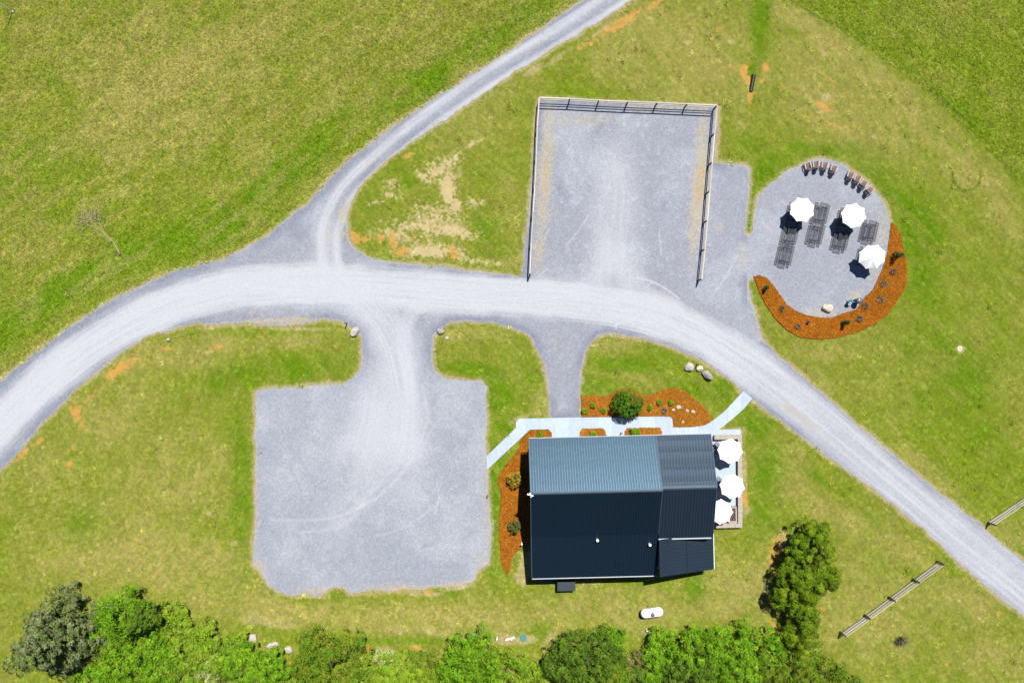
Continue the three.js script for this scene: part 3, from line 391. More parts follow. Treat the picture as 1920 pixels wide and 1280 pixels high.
function grassPlacer(keep, h0, h1, boost = 1) {
  return (r, M, c) => {
    const px = -40 + r() * 2000, py = -30 + r() * 1340, k = at(px, py); if (k < 0 || hardMask[k]) return false;
    if (gravelMask[k] && (dIn[k] > 1.6 || r() < 0.6)) return false;
    if (r() < bare[k] * 0.97) return false; if (!keep(px, py, r)) return false;
    const s = h0 + (h1 - h0) * r() * r(); M.compose(VP.set(X(px), 0, Z(py)), Q.setFromAxisAngle(UP, r() * 6.283), VS.set(0.8 + r() * 0.5, s, 0.8 + r() * 0.5));
    const v = (0.75 + 1.15 * r()) * (0.9 + 0.22 * fbm(px / 9 + 3, py / 9, 3)) * boost, y = (r() - 0.5) * 0.26; c.setRGB(Math.min(1, lin(groundData[k * 4]) * v * (1 + y)), Math.min(1, lin(groundData[k * 4 + 1]) * v), Math.min(1, lin(groundData[k * 4 + 2]) * v * (1 - y))); return true;
  };
}
const unmown = (x, y) => inField(x, y) || beyondArc(x, y);
scatter('lawn_grass', tuft(9, 0.14, 0.055, 3), grassMat, 230000, grassPlacer((x, y) => !unmown(x, y), 0.6, 1.5, 1.3), 'short mown grass blades across the lawns around the building', 'grass');
scatter('field_grass', tuft(9, 0.14, 0.10, 5), grassMat, 150000, grassPlacer((x, y) => unmown(x, y), 0.6, 1.9, 1.3), 'longer unmown grass in the fields beyond the road and the arc', 'grass');
scatter('grass_clump', tuft(14, 0.12, 0.17, 9), grassMat, 3000, grassPlacer((x, y, r) => fbm(x / 20, y / 20, 2) + r() * 0.3 > 0.68 || fW[at(x, y)] > 0.3, 0.5, 1.4, 1.15), 'coarse taller grass clumps dotted over lawn and field', 'grass');
{
  const chip = new THREE.BoxGeometry(0.11, 0.018, 0.03), mat = matte({ color: 0xffffff }), beds = Object.values(BEDS).map((b) => ({ b, x0: Math.min(...b.map((p) => p[0])), x1: Math.max(...b.map((p) => p[0])), y0: Math.min(...b.map((p) => p[1])), y1: Math.max(...b.map((p) => p[1])) }));
  const bedMask = new Uint8Array(TW * TH); Object.values(BEDS).forEach((b) => raster(b, bedMask));
  const E = new THREE.Euler();
  scatter('mulch_chips', chip, mat, 30000, (r, M, c) => {
    const o = beds[Math.min(4, Math.floor(Math.pow(r(), 1.3) * 2.4))  === 1 ? 1 : r() < 0.5 ? 0 : r() < 0.6 ? 4 : r() < 0.5 ? 2 : 3]; const px = lerp(o.x0, o.x1, r()), py = lerp(o.y0, o.y1, r()), k = at(px, py); if (!bedMask[k]) return false;
    const s = 0.6 + r() * 0.9; M.compose(VP.set(X(px), 0.1 + r() * 0.012, Z(py)), Q.setFromEuler(E.set((r() - 0.5) * 0.7, r() * 6.28, (r() - 0.5) * 0.7)), VS.set(s, s, s));
    const v = (0.45 + r() * 0.9) * (0.8 + 0.45 * fbm(px / 12, py / 12, 3)), f = r() * r(); c.setRGB(0.235 * v, (0.088 + 0.03 * f) * v, (0.005 + 0.03 * f) * v); return true;
  }, 'orange wood chips covering the mulch beds', 'mulch');
  const peb = new THREE.IcosahedronGeometry(0.06, 0);
  scatter('loose_stones', peb, mat, 6500, (r, M, c) => {
    const px = r() * 1920, py = r() * 1280, k = at(px, py), d = gravelMask[k] ? dIn[k] : dOut[k];
    if (hardMask[k] || d > 11 || r() < d / 12 || fbm(px / 40 + 8, py / 40, 2) < 0.42) return false;
    const s = 0.35 + r() * r() * 1.1; M.compose(VP.set(X(px), 0.02, Z(py)), Q.setFromEuler(E.set(r() * 6, r() * 6, 0)), VS.set(s, s * 0.6, s)); const v = 0.16 + r() * 0.16; c.setRGB(v, v, v * 1.06); return true;
  }, 'loose pale stones spilled along the gravel edges', 'stones');
}

// ------------------------------------------------------------------ the building
const TH0 = 0.0242, B0 = [X(990), Z(812)];
const building = thing('farm_building', 'low building with dark blue metal gable roofs and a lean-to', 'building', [B0[0], 0, B0[1]], TH0);
const metalBump = tile(128, (i, j) => 255 * (0.7 * wrapN(i, j, 128, 8) + 0.3 * wrapN(i, j, 128, 32)));
const roofTint = (r, g, b) => { const t = tile(256, (i, j) => { const v = 0.90 + 0.14 * wrapN(i, j, 256, 6) + 0.08 * wrapN(i, Math.floor(j / 8), 256, 64); return [clamp(v, 0, 1) * 240, clamp(v, 0, 1) * 240, clamp(v, 0, 1) * 240]; }); t.colorSpace = THREE.SRGBColorSpace; t.repeat.set(0.16, 0.16); return new THREE.MeshStandardMaterial({ color: new THREE.Color().setRGB(r, g, b), map: t, roughness: 0.42, metalness: 0.35, bumpMap: repeated(metalBump, 0.4), bumpScale: 0.006, side: THREE.DoubleSide }); };
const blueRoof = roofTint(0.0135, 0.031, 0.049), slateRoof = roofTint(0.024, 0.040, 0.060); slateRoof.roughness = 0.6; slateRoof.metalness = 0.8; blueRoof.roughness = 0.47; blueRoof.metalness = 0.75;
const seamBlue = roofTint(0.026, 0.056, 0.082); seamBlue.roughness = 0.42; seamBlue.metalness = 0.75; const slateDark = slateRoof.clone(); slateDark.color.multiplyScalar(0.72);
const trim = std(0.62, 0.64, 0.66, 0.5), gutterMat = std(0.30, 0.31, 0.32, 0.6), capMat = std(0.045, 0.065, 0.085, 0.7, 0.5), rakeMat = std(0.03, 0.05, 0.075, 0.6, 0.6), siding = std(0.10, 0.11, 0.12, 0.8), glass = new THREE.MeshStandardMaterial({ color: 0x1a242c, roughness: 0.08, metalness: 0.2 });
// slope plate between two horizontal lines (x0..x1), from (ya, za) at the top to (yb, zb) at the bottom
function slope(x0, x1, ya, za, yb, zb, t = 0.07) {
  const L = Math.hypot(yb - ya, zb - za), a = Math.atan2(ya - yb, zb - za), g = new THREE.BoxGeometry(x1 - x0, t, L); const uv = g.attributes.uv, p = g.attributes.position; for (let i = 0; i < uv.count; i++) uv.setXY(i, p.getX(i), p.getZ(i));
  return g.rotateX(a).translate((x0 + x1) / 2, (ya + yb) / 2 - t / 2, (za + zb) / 2);
}
function seams(x0, x1, ya, za, yb, zb, gap, h = 0.045, w = 0.03) {
  const list = [], n = Math.round((x1 - x0) / gap), L = Math.hypot(yb - ya, zb - za), a = Math.atan2(ya - yb, zb - za);
  for (let i = 0; i <= n; i++) list.push(new THREE.BoxGeometry(w, h, L - 0.02).rotateX(a).translate(lerp(x0 + 0.03, x1 - 0.03, i / n), (ya + yb) / 2 + h / 2, (za + zb) / 2));
  return merge(list);
}
const stuffPart = (m) => { m.userData.kind = 'stuff'; return m; };
const RZ = 4.8, MX = 12.35, WX = 17.7;
{
  // walls: main gable, wing gable, lean-tos
  const gable = (x0, x1, z0, z1, eave, ridge) => { const s = new THREE.Shape([[z0, 0], [z1, 0], [z1, eave], [(z0 + z1) / 2, ridge], [z0, eave]].map((p) => new THREE.Vector2(...p))); return new THREE.ExtrudeGeometry(s, { depth: x1 - x0, bevelEnabled: false }).rotateY(-Math.PI / 2).translate(x1, 0, 0); };
  part('wall', gable(0.4, MX - 0.3, 0.45, 9.15, 3.95, 6.2), siding, building);
  part('wall', gable(MX - 0.28, WX - 0.4, 0.5, 9.1, 3.8, 5.35), siding, building);
  part('wall', box(MX - 0.7, 2.75, 4.3, MX / 2, 1.375, 11.32), siding, building);
  part('wall', new THREE.ExtrudeGeometry(new THREE.Shape([[MX + 0.1, 0], [17.75, 0], [17.75, 2.3], [MX + 0.1, 3.72]].map((p) => new THREE.Vector2(...p))), { depth: 3.9, bevelEnabled: false }).translate(0, 0, 9.2), siding, building);
  // roofs
  const roofA = part('roof_slope', slope(0, MX, 6.5, RZ, 4.0, 0), blueRoof, building, 'sunlit blue metal roof slope');
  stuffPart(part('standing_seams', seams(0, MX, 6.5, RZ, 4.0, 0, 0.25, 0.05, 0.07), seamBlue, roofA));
  const roofB = part('roof_slope', slope(0, MX, 6.5, RZ, 4.05, 9.55), blueRoof, building, 'dark navy metal roof slope');
  stuffPart(part('standing_seams', seams(0, MX, 6.5, RZ, 4.05, 9.55, 0.25), blueRoof, roofB));
  const roofC = part('roof_slope', slope(0, MX, 4.06, 9.5, 2.8, 14.0), blueRoof, building, 'shallow navy lean-to roof slope with two vents');
  stuffPart(part('standing_seams', seams(0, MX, 4.06, 9.5, 2.8, 14.0, 0.25), blueRoof, roofC));
  // wing: stepped courses of pressed tile on the sunny side
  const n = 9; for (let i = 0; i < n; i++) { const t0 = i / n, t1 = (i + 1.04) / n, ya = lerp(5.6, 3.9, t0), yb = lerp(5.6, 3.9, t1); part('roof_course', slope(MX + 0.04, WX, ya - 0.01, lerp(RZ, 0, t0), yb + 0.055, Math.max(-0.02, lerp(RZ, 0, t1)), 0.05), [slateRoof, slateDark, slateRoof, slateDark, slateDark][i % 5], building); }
  stuffPart(part('roof_ribs', seams(MX + 0.04, WX, 5.62, RZ, 3.93, 0, 0.30, 0.06, 0.07), slateRoof, building));
  const roofE = part('roof_slope', slope(MX + 0.04, WX, 5.6, RZ, 3.85, 10.05), slateRoof, building, 'near black slope of the wing roof');
  stuffPart(part('standing_seams', seams(MX + 0.04, WX, 5.6, RZ, 3.85, 10.05, 0.30), slateRoof, roofE));
  // shed roof falling to the right
  const shedA = Math.atan2(1.9, 18.15 - MX), shedL = Math.hypot(1.9, 18.15 - MX);
  const shed = part('roof_slope', new THREE.BoxGeometry(shedL, 0.07, 3.6).rotateZ(-shedA).translate((MX + 18.15) / 2, 3.35, 11.85), slateRoof, building, 'lower shed roof falling to the right');
  { const l = []; for (let i = 0; i <= 10; i++) l.push(new THREE.BoxGeometry(shedL, 0.04, 0.035).rotateZ(-shedA).translate((MX + 18.15) / 2, 3.40, 10.1 + i * 0.35)); l.push(new THREE.BoxGeometry(0.02, 0.05, 3.58).rotateZ(-shedA).translate(MX + 2.9, 3.42, 11.85)); stuffPart(part('standing_seams', merge(l), slateRoof, shed)); }
  part('ridge_cap', merge([slope(-0.02, MX + 0.02, 6.585, RZ, 6.50, RZ - 0.13, 0.03), slope(-0.02, MX + 0.02, 6.585, RZ, 6.50, RZ + 0.12, 0.03)]), capMat, building);
  part('ridge_cap', merge([slope(MX + 0.06, WX + 0.02, 5.695, RZ, 5.61, RZ - 0.2, 0.03), slope(MX + 0.06, WX + 0.02, 5.695, RZ, 5.61, RZ + 0.16, 0.03)]), capMat, building);
  part('rake_trim', merge([slope(-0.06, 0.02, 6.53, RZ, 4.03, -0.01, 0.16), slope(-0.06, 0.02, 6.53, RZ, 4.08, 9.52, 0.16), slope(-0.06, 0.02, 4.09, 9.52, 2.83, 14.02, 0.16)]), capMat, building);
  part('rake_trim', merge([slope(MX - 0.03, MX + 0.035, 6.56, RZ, 4.06, -0.01, 0.2), slope(MX - 0.03, MX + 0.035, 6.55, RZ, 4.1, 9.5, 0.2)]), capMat, building);
  part('rake_trim', merge([slope(WX - 0.02, WX + 0.05, 5.66, RZ, 3.97, 0, 0.16), slope(WX - 0.02, WX + 0.05, 5.63, RZ, 3.88, 10.0, 0.16)]), capMat, building);
  part('gutter', box(MX, 0.09, 0.09, MX / 2, 2.76, 14.06), gutterMat, building, 'white gutter on the lean-to eave');
  part('gutter', box(MX + 5.2, 0.07, 0.06, (MX + 5.2) / 2, 3.88, -0.05), gutterMat, building);
  part('gutter', box(5.15, 0.09, 0.11, MX + 2.62, 3.86, 10.11), gutterMat, building, 'white gutter at the foot of the wing roof');
  part('fascia', new THREE.BoxGeometry(0.05, 0.16, 3.64).translate(18.2, 2.33, 11.85), trim, building);
  // vents and ridge ornament
  for (const [vx, vy, vz] of [[6.4, 3.93, 9.95], [11.5, 3.76, 10.55]]) { const v = part('vent_pipe', new THREE.CylinderGeometry(0.09, 0.09, 0.42, 12).translate(vx, vy + 0.21, vz), trim, building); part('vent_cap', new THREE.CylinderGeometry(0.13, 0.13, 0.06, 12).translate(vx, vy + 0.44, vz), trim, v); }
  part('finial', merge([rod([-0.05, 6.3, RZ], [-0.05, 7.0, RZ], 0.035), bar([-0.35, 6.75, RZ - 0.05], [0.22, 6.75, RZ + 0.14], 0.1, 0.16), bar([-0.1, 6.62, RZ - 0.12], [0.02, 6.62, RZ + 0.3], 0.09, 0.1)]), trim, building, 'small white ornament on the ridge end');
  // doors and windows of the front and ends
  for (const [x, w, h, y0, door] of [[2.2, 1.2, 1.3, 1.0], [5.0, 1.2, 1.3, 1.0], [7.6, 1.1, 2.1, 0.05, 1], [10.0, 1.2, 1.3, 1.0], [13.8, 1.2, 1.3, 1.0], [16.2, 1.2, 1.3, 1.0]]) { const zz = x > MX ? 0.5 : 0.45; const f = part(door ? 'door' : 'window', box(w + 0.16, h + 0.16, 0.06, x, y0 + h / 2, zz - 0.03), trim, building); part('pane', box(w, h, 0.03, x, y0 + h / 2, zz - 0.075), glass, f); }
  for (const z of [2.6, 7.0, 11.5]) { const f = part('window', box(0.06, 1.3, 1.1, z > 10 ? 0.32 : 0.37, 1.6, z), trim, building); part('pane', box(0.03, 1.14, 0.94, z > 10 ? 0.28 : 0.33, 1.6, z), glass, f); }
}
single('utility_cabinet', merge([new RoundedBoxGeometry(1.75, 1.0, 0.9, 2, 0.04).translate(0, 0.5, 0), box(1.83, 0.05, 0.98, 0, 1.02, 0), new THREE.CylinderGeometry(0.05, 0.05, 0.04, 8).translate(0.1, 1.07, 0.05)]), std(0.014, 0.022, 0.027, 0.7), 'dark utility cabinet in the shade behind the lean-to', 'cabinet', [...G(1062, 1098.5, 1).slice(0, 1), 0, G(1062, 1098.5, 1)[1]], TH0);
single('cellar_hatch', merge([box(1.5, 0.3, 0.9, 0, 0.15, 0), new THREE.BoxGeometry(0.72, 0.04, 0.95).rotateX(0.12).translate(-0.37, 0.36, 0), new THREE.BoxGeometry(0.72, 0.04, 0.95).rotateX(0.12).translate(0.37, 0.36, 0)]), std(0.03, 0.08, 0.13, 0.6), 'blue metal hatch beside the wall under the lean-to eave', 'hatch', [G(1026, 1079)[0], 0, G(1026, 1079)[1]], TH0);

// terrace at the right end of the building
{
  const tl = (px, py) => [px, py];
  structure('concrete_terrace', slab([[1310, 806], [1389, 804], [1389, 980], [1318, 980]].map((p) => tl(...p)), -0.05, 0.07), concrete, 'pale concrete terrace under three white umbrellas', 'terrace');
  const stone = std(0.36, 0.325, 0.28, 0.95); { const t = tile(256, (i, j) => { const v = 0.7 + 0.3 * (0.5 * wrapN(i, j, 256, 16) + 0.5 * wrapN(i, j, 256, 64)); return [v * 255, v * 252, v * 245]; }); t.colorSpace = THREE.SRGBColorSpace; t.repeat.set(0.6, 0.6); stone.map = t; }
  const p = (x, y) => G(x, y, 0.55);
  const a = p(1340, 820), b = p(1388, 819), c = p(1388.5, 985), d = p(1343, 986);
  const wall = thing('terrace_wall', 'low stone block wall with caps around the umbrella terrace', 'wall', [0, 0, 0]);
  const run = (s, e, n) => { for (let i = 0; i < n; i++) { const q = (t) => [lerp(s[0], e[0], t), lerp(s[1], e[1], t)], A = q((i + 0.012) / n), Bq = q((i + 0.988) / n); part('wall_block', bar([A[0], 0.22, A[1]], [Bq[0], 0.22, Bq[1]], 0.36, 0.48), stone, wall); part('cap_stone', bar([A[0], 0.505, A[1]], [Bq[0], 0.505, Bq[1]], 0.44, 0.09), stone, wall); } };
  run([a[0], a[1]], [b[0] + 0.22, b[1]], 5); run([b[0], b[1] + 0.23], [c[0], c[1] - 0.23], 15); run([c[0] + 0.22, c[1]], [d[0], d[1]], 4);
  const pl = thing('planter_box', 'square stone planter with bare brown soil in the terrace corner', 'planter', [p(1374, 966)[0], 0, p(1374, 966)[1]], TH0);
  const w = 0.86, dd = 1.6; part('planter_side', box(w, 0.6, 0.14, 0, 0.3, -dd / 2), stone, pl); part('planter_side', box(w, 0.6, 0.22, 0, 0.3, dd / 2 - 0.1), stone, pl); part('planter_side', box(0.14, 0.6, dd - 0.34, -w / 2 + 0.07, 0.3, -0.05), stone, pl); part('planter_side', box(0.14, 0.6, dd - 0.34, w / 2 - 0.07, 0.3, -0.05), stone, pl); part('soil', box(w - 0.3, 0.5, dd - 0.36, 0, 0.25, -0.05), std(0.05, 0.032, 0.028, 1), pl);
}

// ------------------------------------------------------------------ umbrellas, tables, chairs
const canvas = new THREE.MeshStandardMaterial({ color: new THREE.Color().setRGB(0.8, 0.79, 0.77), roughness: 0.9, side: THREE.DoubleSide }), pole = std(0.25, 0.25, 0.25, 0.4, 0.6), darkMetal = std(0.025, 0.026, 0.028, 0.5, 0.3);
function umbrella(px, py, turn, label, group, tilt = 0, tiltDir = 0, table = true) {
  const [x, z] = G(px, py, 1.98), t = thing('umbrella', label, 'umbrella', [x, table ? 0.014 : 0.07, z], 0, group);
  part('pole', new THREE.CylinderGeometry(0.024, 0.024, 2.28, 10).translate(0, 1.14, 0), pole, t);
  part('base', merge([new THREE.CylinderGeometry(0.26, 0.28, 0.07, 20).translate(0, 0.035, 0), new THREE.CylinderGeometry(0.04, 0.05, 0.3, 10).translate(0, 0.2, 0)]), darkMetal, t);
  const top = new THREE.Vector3(0, 2.3, 0), R = 1.29, drop = 0.42; const q = new THREE.Quaternion().setFromAxisAngle(new THREE.Vector3(Math.cos(tiltDir), 0, Math.sin(tiltDir)), tilt);
  const place = (g) => g.translate(0, -1.7, 0).applyQuaternion(q).translate(0, 1.7, 0);
  for (let i = 0; i < 8; i++) {                                // eight gores, each sagging a little between its ribs
    const a0 = turn + i * Math.PI / 4, a1 = turn + (i + 1) * Math.PI / 4, pos = [], n = 5, rows = [];
    for (let r = 0; r <= n; r++) { const f = r / n, row = []; for (let s = 0; s <= 4; s++) { const u = s / 4, A = [Math.cos(a0) * R * f, Math.sin(a0) * R * f], Bq = [Math.cos(a1) * R * f, Math.sin(a1) * R * f], sag = 4 * u * (1 - u); row.push([lerp(A[0], Bq[0], u) * (1 - 0.06 * sag * f), top.y - drop * Math.pow(f, 1.12) - 0.035 * sag * f, lerp(A[1], Bq[1], u) * (1 - 0.06 * sag * f)]); } rows.push(row); }
    for (let r = 0; r < n; r++) for (let s = 0; s < 4; s++) pos.push(...rows[r][s], ...rows[r][s + 1], ...rows[r + 1][s + 1], ...rows[r][s], ...rows[r + 1][s + 1], ...rows[r + 1][s]);
    const g = new THREE.BufferGeometry(); g.setAttribute('position', new THREE.Float32BufferAttribute(pos, 3)); g.computeVertexNormals(); const gore = part('canopy_panel', place(g), canvas, t);
    part('rib', place(bar([0, top.y - 0.05, 0], [Math.cos(a0) * R * 0.98, top.y - drop - 0.02, Math.sin(a0) * R * 0.98], 0.014, 0.02)), pole, gore);
  }
  part('finial', place(new THREE.CylinderGeometry(0.015, 0.04, 0.09, 8).translate(0, top.y + 0.03, 0)), pole, t);
  return t;
}
umbrella(1505.3, 392.8, 0.45, 'white octagonal umbrella at the upper left of the round patio', 'umbrellas on the round patio');
umbrella(1601.9, 403.7, 0.2, 'white octagonal umbrella beside the short table, upper right of the round patio', 'umbrellas on the round patio');
umbrella(1637.5, 480.5, 0.35, 'white umbrella tilted toward the sun, nearest the mulch bed', 'umbrellas on the round patio', 0.42, Math.PI * 0.25);
umbrella(1369.5, 845.5, 0.1, 'white umbrella nearest the walk on the terrace', 'umbrellas on the terrace', 0, 0, false);
umbrella(1373.5, 912, 0.15, 'white umbrella in the middle of the terrace', 'umbrellas on the terrace', 0, 0, false);
umbrella(1351.5, 959.5, 0.05, 'white umbrella partly under the roof edge beside the planter', 'umbrellas on the terrace', 0, 0, false);

const wire = std(0.02, 0.022, 0.027, 0.7);
function mesh_panel(w, l, y, gap) { const g = []; const nx = Math.round(w / gap), nz = Math.round(l / gap); for (let i = 0; i <= nx; i++) g.push(box(0.021, 0.014, l, -w / 2 + w * i / nx, y, 0)); for (let i = 0; i <= nz; i++) g.push(box(w, 0.014, 0.021, 0, y, -l / 2 + l * i / nz)); g.push(box(0.04, 0.04, l + 0.04, -w / 2, y - 0.01, 0), box(0.04, 0.04, l + 0.04, w / 2, y - 0.01, 0), box(w, 0.04, 0.04, 0, y - 0.01, -l / 2), box(w, 0.04, 0.04, 0, y - 0.01, l / 2)); return merge(g); }
const topGeo = mesh_panel(0.74, 1.95, 0.74, 0.085), seatGeo = mesh_panel(0.26, 1.95, 0.44, 0.075);
const legGeo = (z) => merge([rod([-0.3, 0.72, z], [-0.12, 0.0, z], 0.022), rod([0.3, 0.72, z], [0.12, 0.0, z], 0.022), rod([-0.68, 0.42, z], [0.68, 0.42, z], 0.02), rod([-0.12, 0.05, z], [-0.6, 0.4, z], 0.018), rod([0.12, 0.05, z], [0.6, 0.4, z], 0.018), rod([-0.55, 0.01, z], [0.55, 0.01, z], 0.022)]);
const leg1 = legGeo(-0.68), leg2 = legGeo(0.68), braceGeo = rod([0, 0.42, -0.68], [0, 0.42, 0.68], 0.018);
const DEG = Math.PI / 180;
for (const [x, y, label] of [
  [1488, 402, 'black mesh picnic table under the upper left patio umbrella'], [1479, 440, 'black mesh picnic table, middle of the left row of three'], [1470, 478, 'black mesh picnic table at the lower end of the left row'],
  [1536, 401, 'black mesh picnic table at the upper end of the open pair between two umbrellas'], [1527, 439, 'black mesh picnic table at the lower end of the open pair between two umbrellas'],
  [1583, 411, 'black mesh picnic table beneath the upper right patio umbrella'], [1573.5, 450, 'black mesh picnic table below the shadow of the upper right patio umbrella'], [1627, 434, 'black mesh picnic table standing alone at the right of the patio'], [1619.5, 483, 'black mesh picnic table under the tilted umbrella']]) {
  const t = thing('picnic_table', label, 'picnic table', [X(x), 0.014, Z(y)], -13 * DEG, 'picnic tables on the gravel patio');
  part('table_top', topGeo, wire, t); for (const s of [-1, 1]) part('bench', seatGeo, wire, t).position.x = s * 0.62; part('leg', leg1, wire, t); part('leg', leg2, wire, t); part('brace', braceGeo, wire, t);
}
// terrace tables and chairs, half hidden by the umbrellas
function terraceChair(px, py, turn, label) {
  const [x, z] = G(px, py, 0.5), t = thing('terrace_chair', label, 'chair', [x, 0.07, z], turn, 'grey chairs on the terrace'), m = std(0.12, 0.13, 0.14, 0.6, 0.2);
  part('seat', new RoundedBoxGeometry(0.46, 0.04, 0.44, 2, 0.015).translate(0, 0.45, 0), m, t);
  part('backrest', merge([...[-0.18, -0.09, 0, 0.09, 0.18].map((q) => box(0.05, 0.42, 0.02, q, 0.70, -0.22)), box(0.46, 0.05, 0.03, 0, 0.9, -0.225)]), m, t);
  for (const s of [-1, 1]) { part('armrest', box(0.05, 0.03, 0.42, s * 0.25, 0.66, 0), m, t); for (const q of [-1, 1]) part('leg', rod([s * 0.21, 0.45, q * 0.19], [s * 0.23, 0, q * 0.21], 0.016), m, t); }
}
for (const [px, py, label] of [[1366, 846, 'round grey table under the terrace umbrella nearest the walk'], [1369, 913, 'round grey table under the middle terrace umbrella'], [1350, 958, 'round grey table under the terrace umbrella by the planter']]) {
  const [x, z] = G(px, py, 1.9), t = thing('terrace_table', label, 'table', [x, 0.07, z], 0, 'round tables on the terrace'), ring = []; for (const r of [0.5, 0.36, 0.22]) ring.push(new THREE.TorusGeometry(r, 0.04, 6, 28).rotateX(Math.PI / 2).translate(0, 0.73, 0)); for (let i = 0; i < 6; i++) ring.push(box(1.0, 0.02, 0.03, 0, 0.72, 0).rotateY(i * Math.PI / 6));
  part('table_top', merge(ring), darkMetal, t); for (let i = 0; i < 4; i++) { const a = i * Math.PI / 2 + 0.78; part('leg', rod([Math.cos(a) * 0.12, 0.7, Math.sin(a) * 0.12], [Math.cos(a) * 0.34, 0, Math.sin(a) * 0.34], 0.02), darkMetal, t); }
}
terraceChair(1345, 833, 2.2, 'grey chair left of the terrace umbrella nearest the walk'); terraceChair(1340, 847, 1.6, 'grey chair close to the roof edge by the upper terrace table');
terraceChair(1349, 899, 2.4, 'grey chair left of the middle terrace umbrella'); terraceChair(1344, 912, 1.7, 'grey chair between roof edge and middle terrace table');

// chairs facing out over the field
{
  const wood = std(0.115, 0.062, 0.05, 0.75), arm = std(0.26, 0.22, 0.2, 0.75);
  const slat = (w, l) => new RoundedBoxGeometry(w, 0.025, l, 1, 0.008);
  const lab = ['brown slatted chair at the left end of the left row of four', 'brown slatted chair second from the left in the left row of four', 'brown slatted chair third from the left in the left row of four', 'brown slatted chair at the right end of the left row of four', 'brown slatted chair at the left end of the right row of four', 'brown slatted chair second from the left in the right row of four', 'brown slatted chair third from the left in the right row of four', 'brown slatted chair at the right end of the right row of four'];
  [[1516, 310, -14], [1531.5, 307, -6], [1548, 309, 7], [1565, 315, 18], [1596.5, 327, 20], [1609.5, 334, 22], [1621.5, 343, 36], [1633, 355, 48]].forEach(([px, py, deg], i) => {
    const [x, z] = G(px, py, 0.5), t = thing('deck_chair', lab[i], 'chair', [x, 0.014, z], -deg * DEG, 'brown chairs facing the field'); t.scale.setScalar(0.84);   // faces -z
    for (let k = 0; k < 6; k++) { const s = part('seat_slat', slat(0.54, 0.085), wood, t); s.position.set(0, 0.36 - k * 0.018, -0.3 + k * 0.098); s.rotation.x = 0.18; }
    for (let k = 0; k < 6; k++) { const l = [0.72, 0.82, 0.88, 0.88, 0.82, 0.72][k], s = part('back_slat', slat(0.088, l), wood, t); const a = 1.12; s.rotation.x = -a; s.rotation.order = 'YXZ'; const mid = 0.27 + 0; s.position.set(-0.235 + k * 0.094, 0.26 + Math.sin(a) * l / 2, mid + Math.cos(a) * l / 2); }
    for (const s of [-1, 1]) { part('armrest', new RoundedBoxGeometry(0.13, 0.03, 0.78, 1, 0.01).translate(s * 0.36, 0.58, -0.02), arm, t); part('front_leg', box(0.05, 0.56, 0.1, s * 0.33, 0.28, -0.32), wood, t); part('rear_leg', bar([s * 0.3, 0.34, -0.36], [s * 0.3, 0.03, 0.62], 0.035, 0.11), wood, t); }
    part('back_rail', merge([box(0.62, 0.05, 0.05, 0, 0.56, 0.45), box(0.6, 0.05, 0.04, 0, 0.86, 0.58)]), wood, t);
  });
}

// ------------------------------------------------------------------ fences
const timber = std(0.045, 0.036, 0.03, 0.9), boardMat = [std(0.33, 0.30, 0.25, 0.9), std(0.28, 0.26, 0.225, 0.9), std(0.38, 0.345, 0.29, 0.9)];
function fence(label, lines, h, heights, sideSign = 1, thick = 0.05, cap = false) {
  const t = thing('board_fence', label, 'fence', [0, 0, 0]), r = mulberry(lines[0][0][0] | 0);
  for (const line of lines) {
    const P = line.map(([x, y]) => G(x, y, h));
    P.forEach(([x, z]) => { if (t.children.some((c) => c.name === 'post' && Math.hypot(c.position.x - x, c.position.z - z) < 0.3)) return; const m = part('post', box(0.115, h + 0.1, 0.115, 0, (h + 0.1) / 2, 0), timber, t); m.position.set(x, 0, z); m.rotation.y = Math.atan2(P[1][0] - P[0][0], P[1][1] - P[0][1]); });
    for (let i = 0; i + 1 < P.length; i++) { const dx = P[i + 1][0] - P[i][0], dz = P[i + 1][1] - P[i][1], L = Math.hypot(dx, dz), nx = -dz / L * 0.1 * sideSign, nz = dx / L * 0.1 * sideSign;
      for (const y of heights) { const j = (r() - 0.5) * 0.03; part('rail', bar([P[i][0] + nx + dx / L * 0.01, y + j, P[i][1] + nz + dz / L * 0.01], [P[i + 1][0] + nx - dx / L * 0.01, y - j, P[i + 1][1] + nz - dz / L * 0.01], thick, cap ? 0.1 : 0.17), boardMat[Math.floor(r() * 3)], t); }
      if (cap) part('cap_board', bar([P[i][0] + nx * 0.3 + dx / L * 0.012, h + 0.15, P[i][1] + nz * 0.3 + dz / L * 0.012], [P[i + 1][0] + nx * 0.3 - dx / L * 0.012, h + 0.15, P[i + 1][1] + nz * 0.3 - dz / L * 0.012], 0.11, 0.04), boardMat[Math.floor(r() * 3)], t); }
  }
}
fence('weathered board fence on three sides of the gravel lot beside the round patio', [
  [[994, 513], [996.5, 455], [1000, 399], [1003.5, 345], [1006, 291], [1008, 238], [1011.5, 184]],
  [[1011.5, 184], [1068, 186], [1122.5, 189], [1177, 191.5], [1232, 193.5], [1288, 196], [1344, 198.5]],
  [[1344, 198.5], [1339, 251], [1334.5, 305], [1330, 359], [1325.5, 414], [1321, 468], [1315, 524]]], 1.15, [0.9, 0.5], -1, 0.04, true);
fence('pale three-rail fence running diagonally down the lower right lawn', [[[1770, 1058], [1724, 1092], [1678, 1126], [1632, 1160], [1586, 1193]]], 1.15, [1.04, 0.66, 0.3], -1, 0.05);
fence('pale three-rail fence beyond the road at the right edge', [[[1868, 985], [1918, 951], [1968, 917]]], 1.15, [1.04, 0.66, 0.3], -1, 0.05);
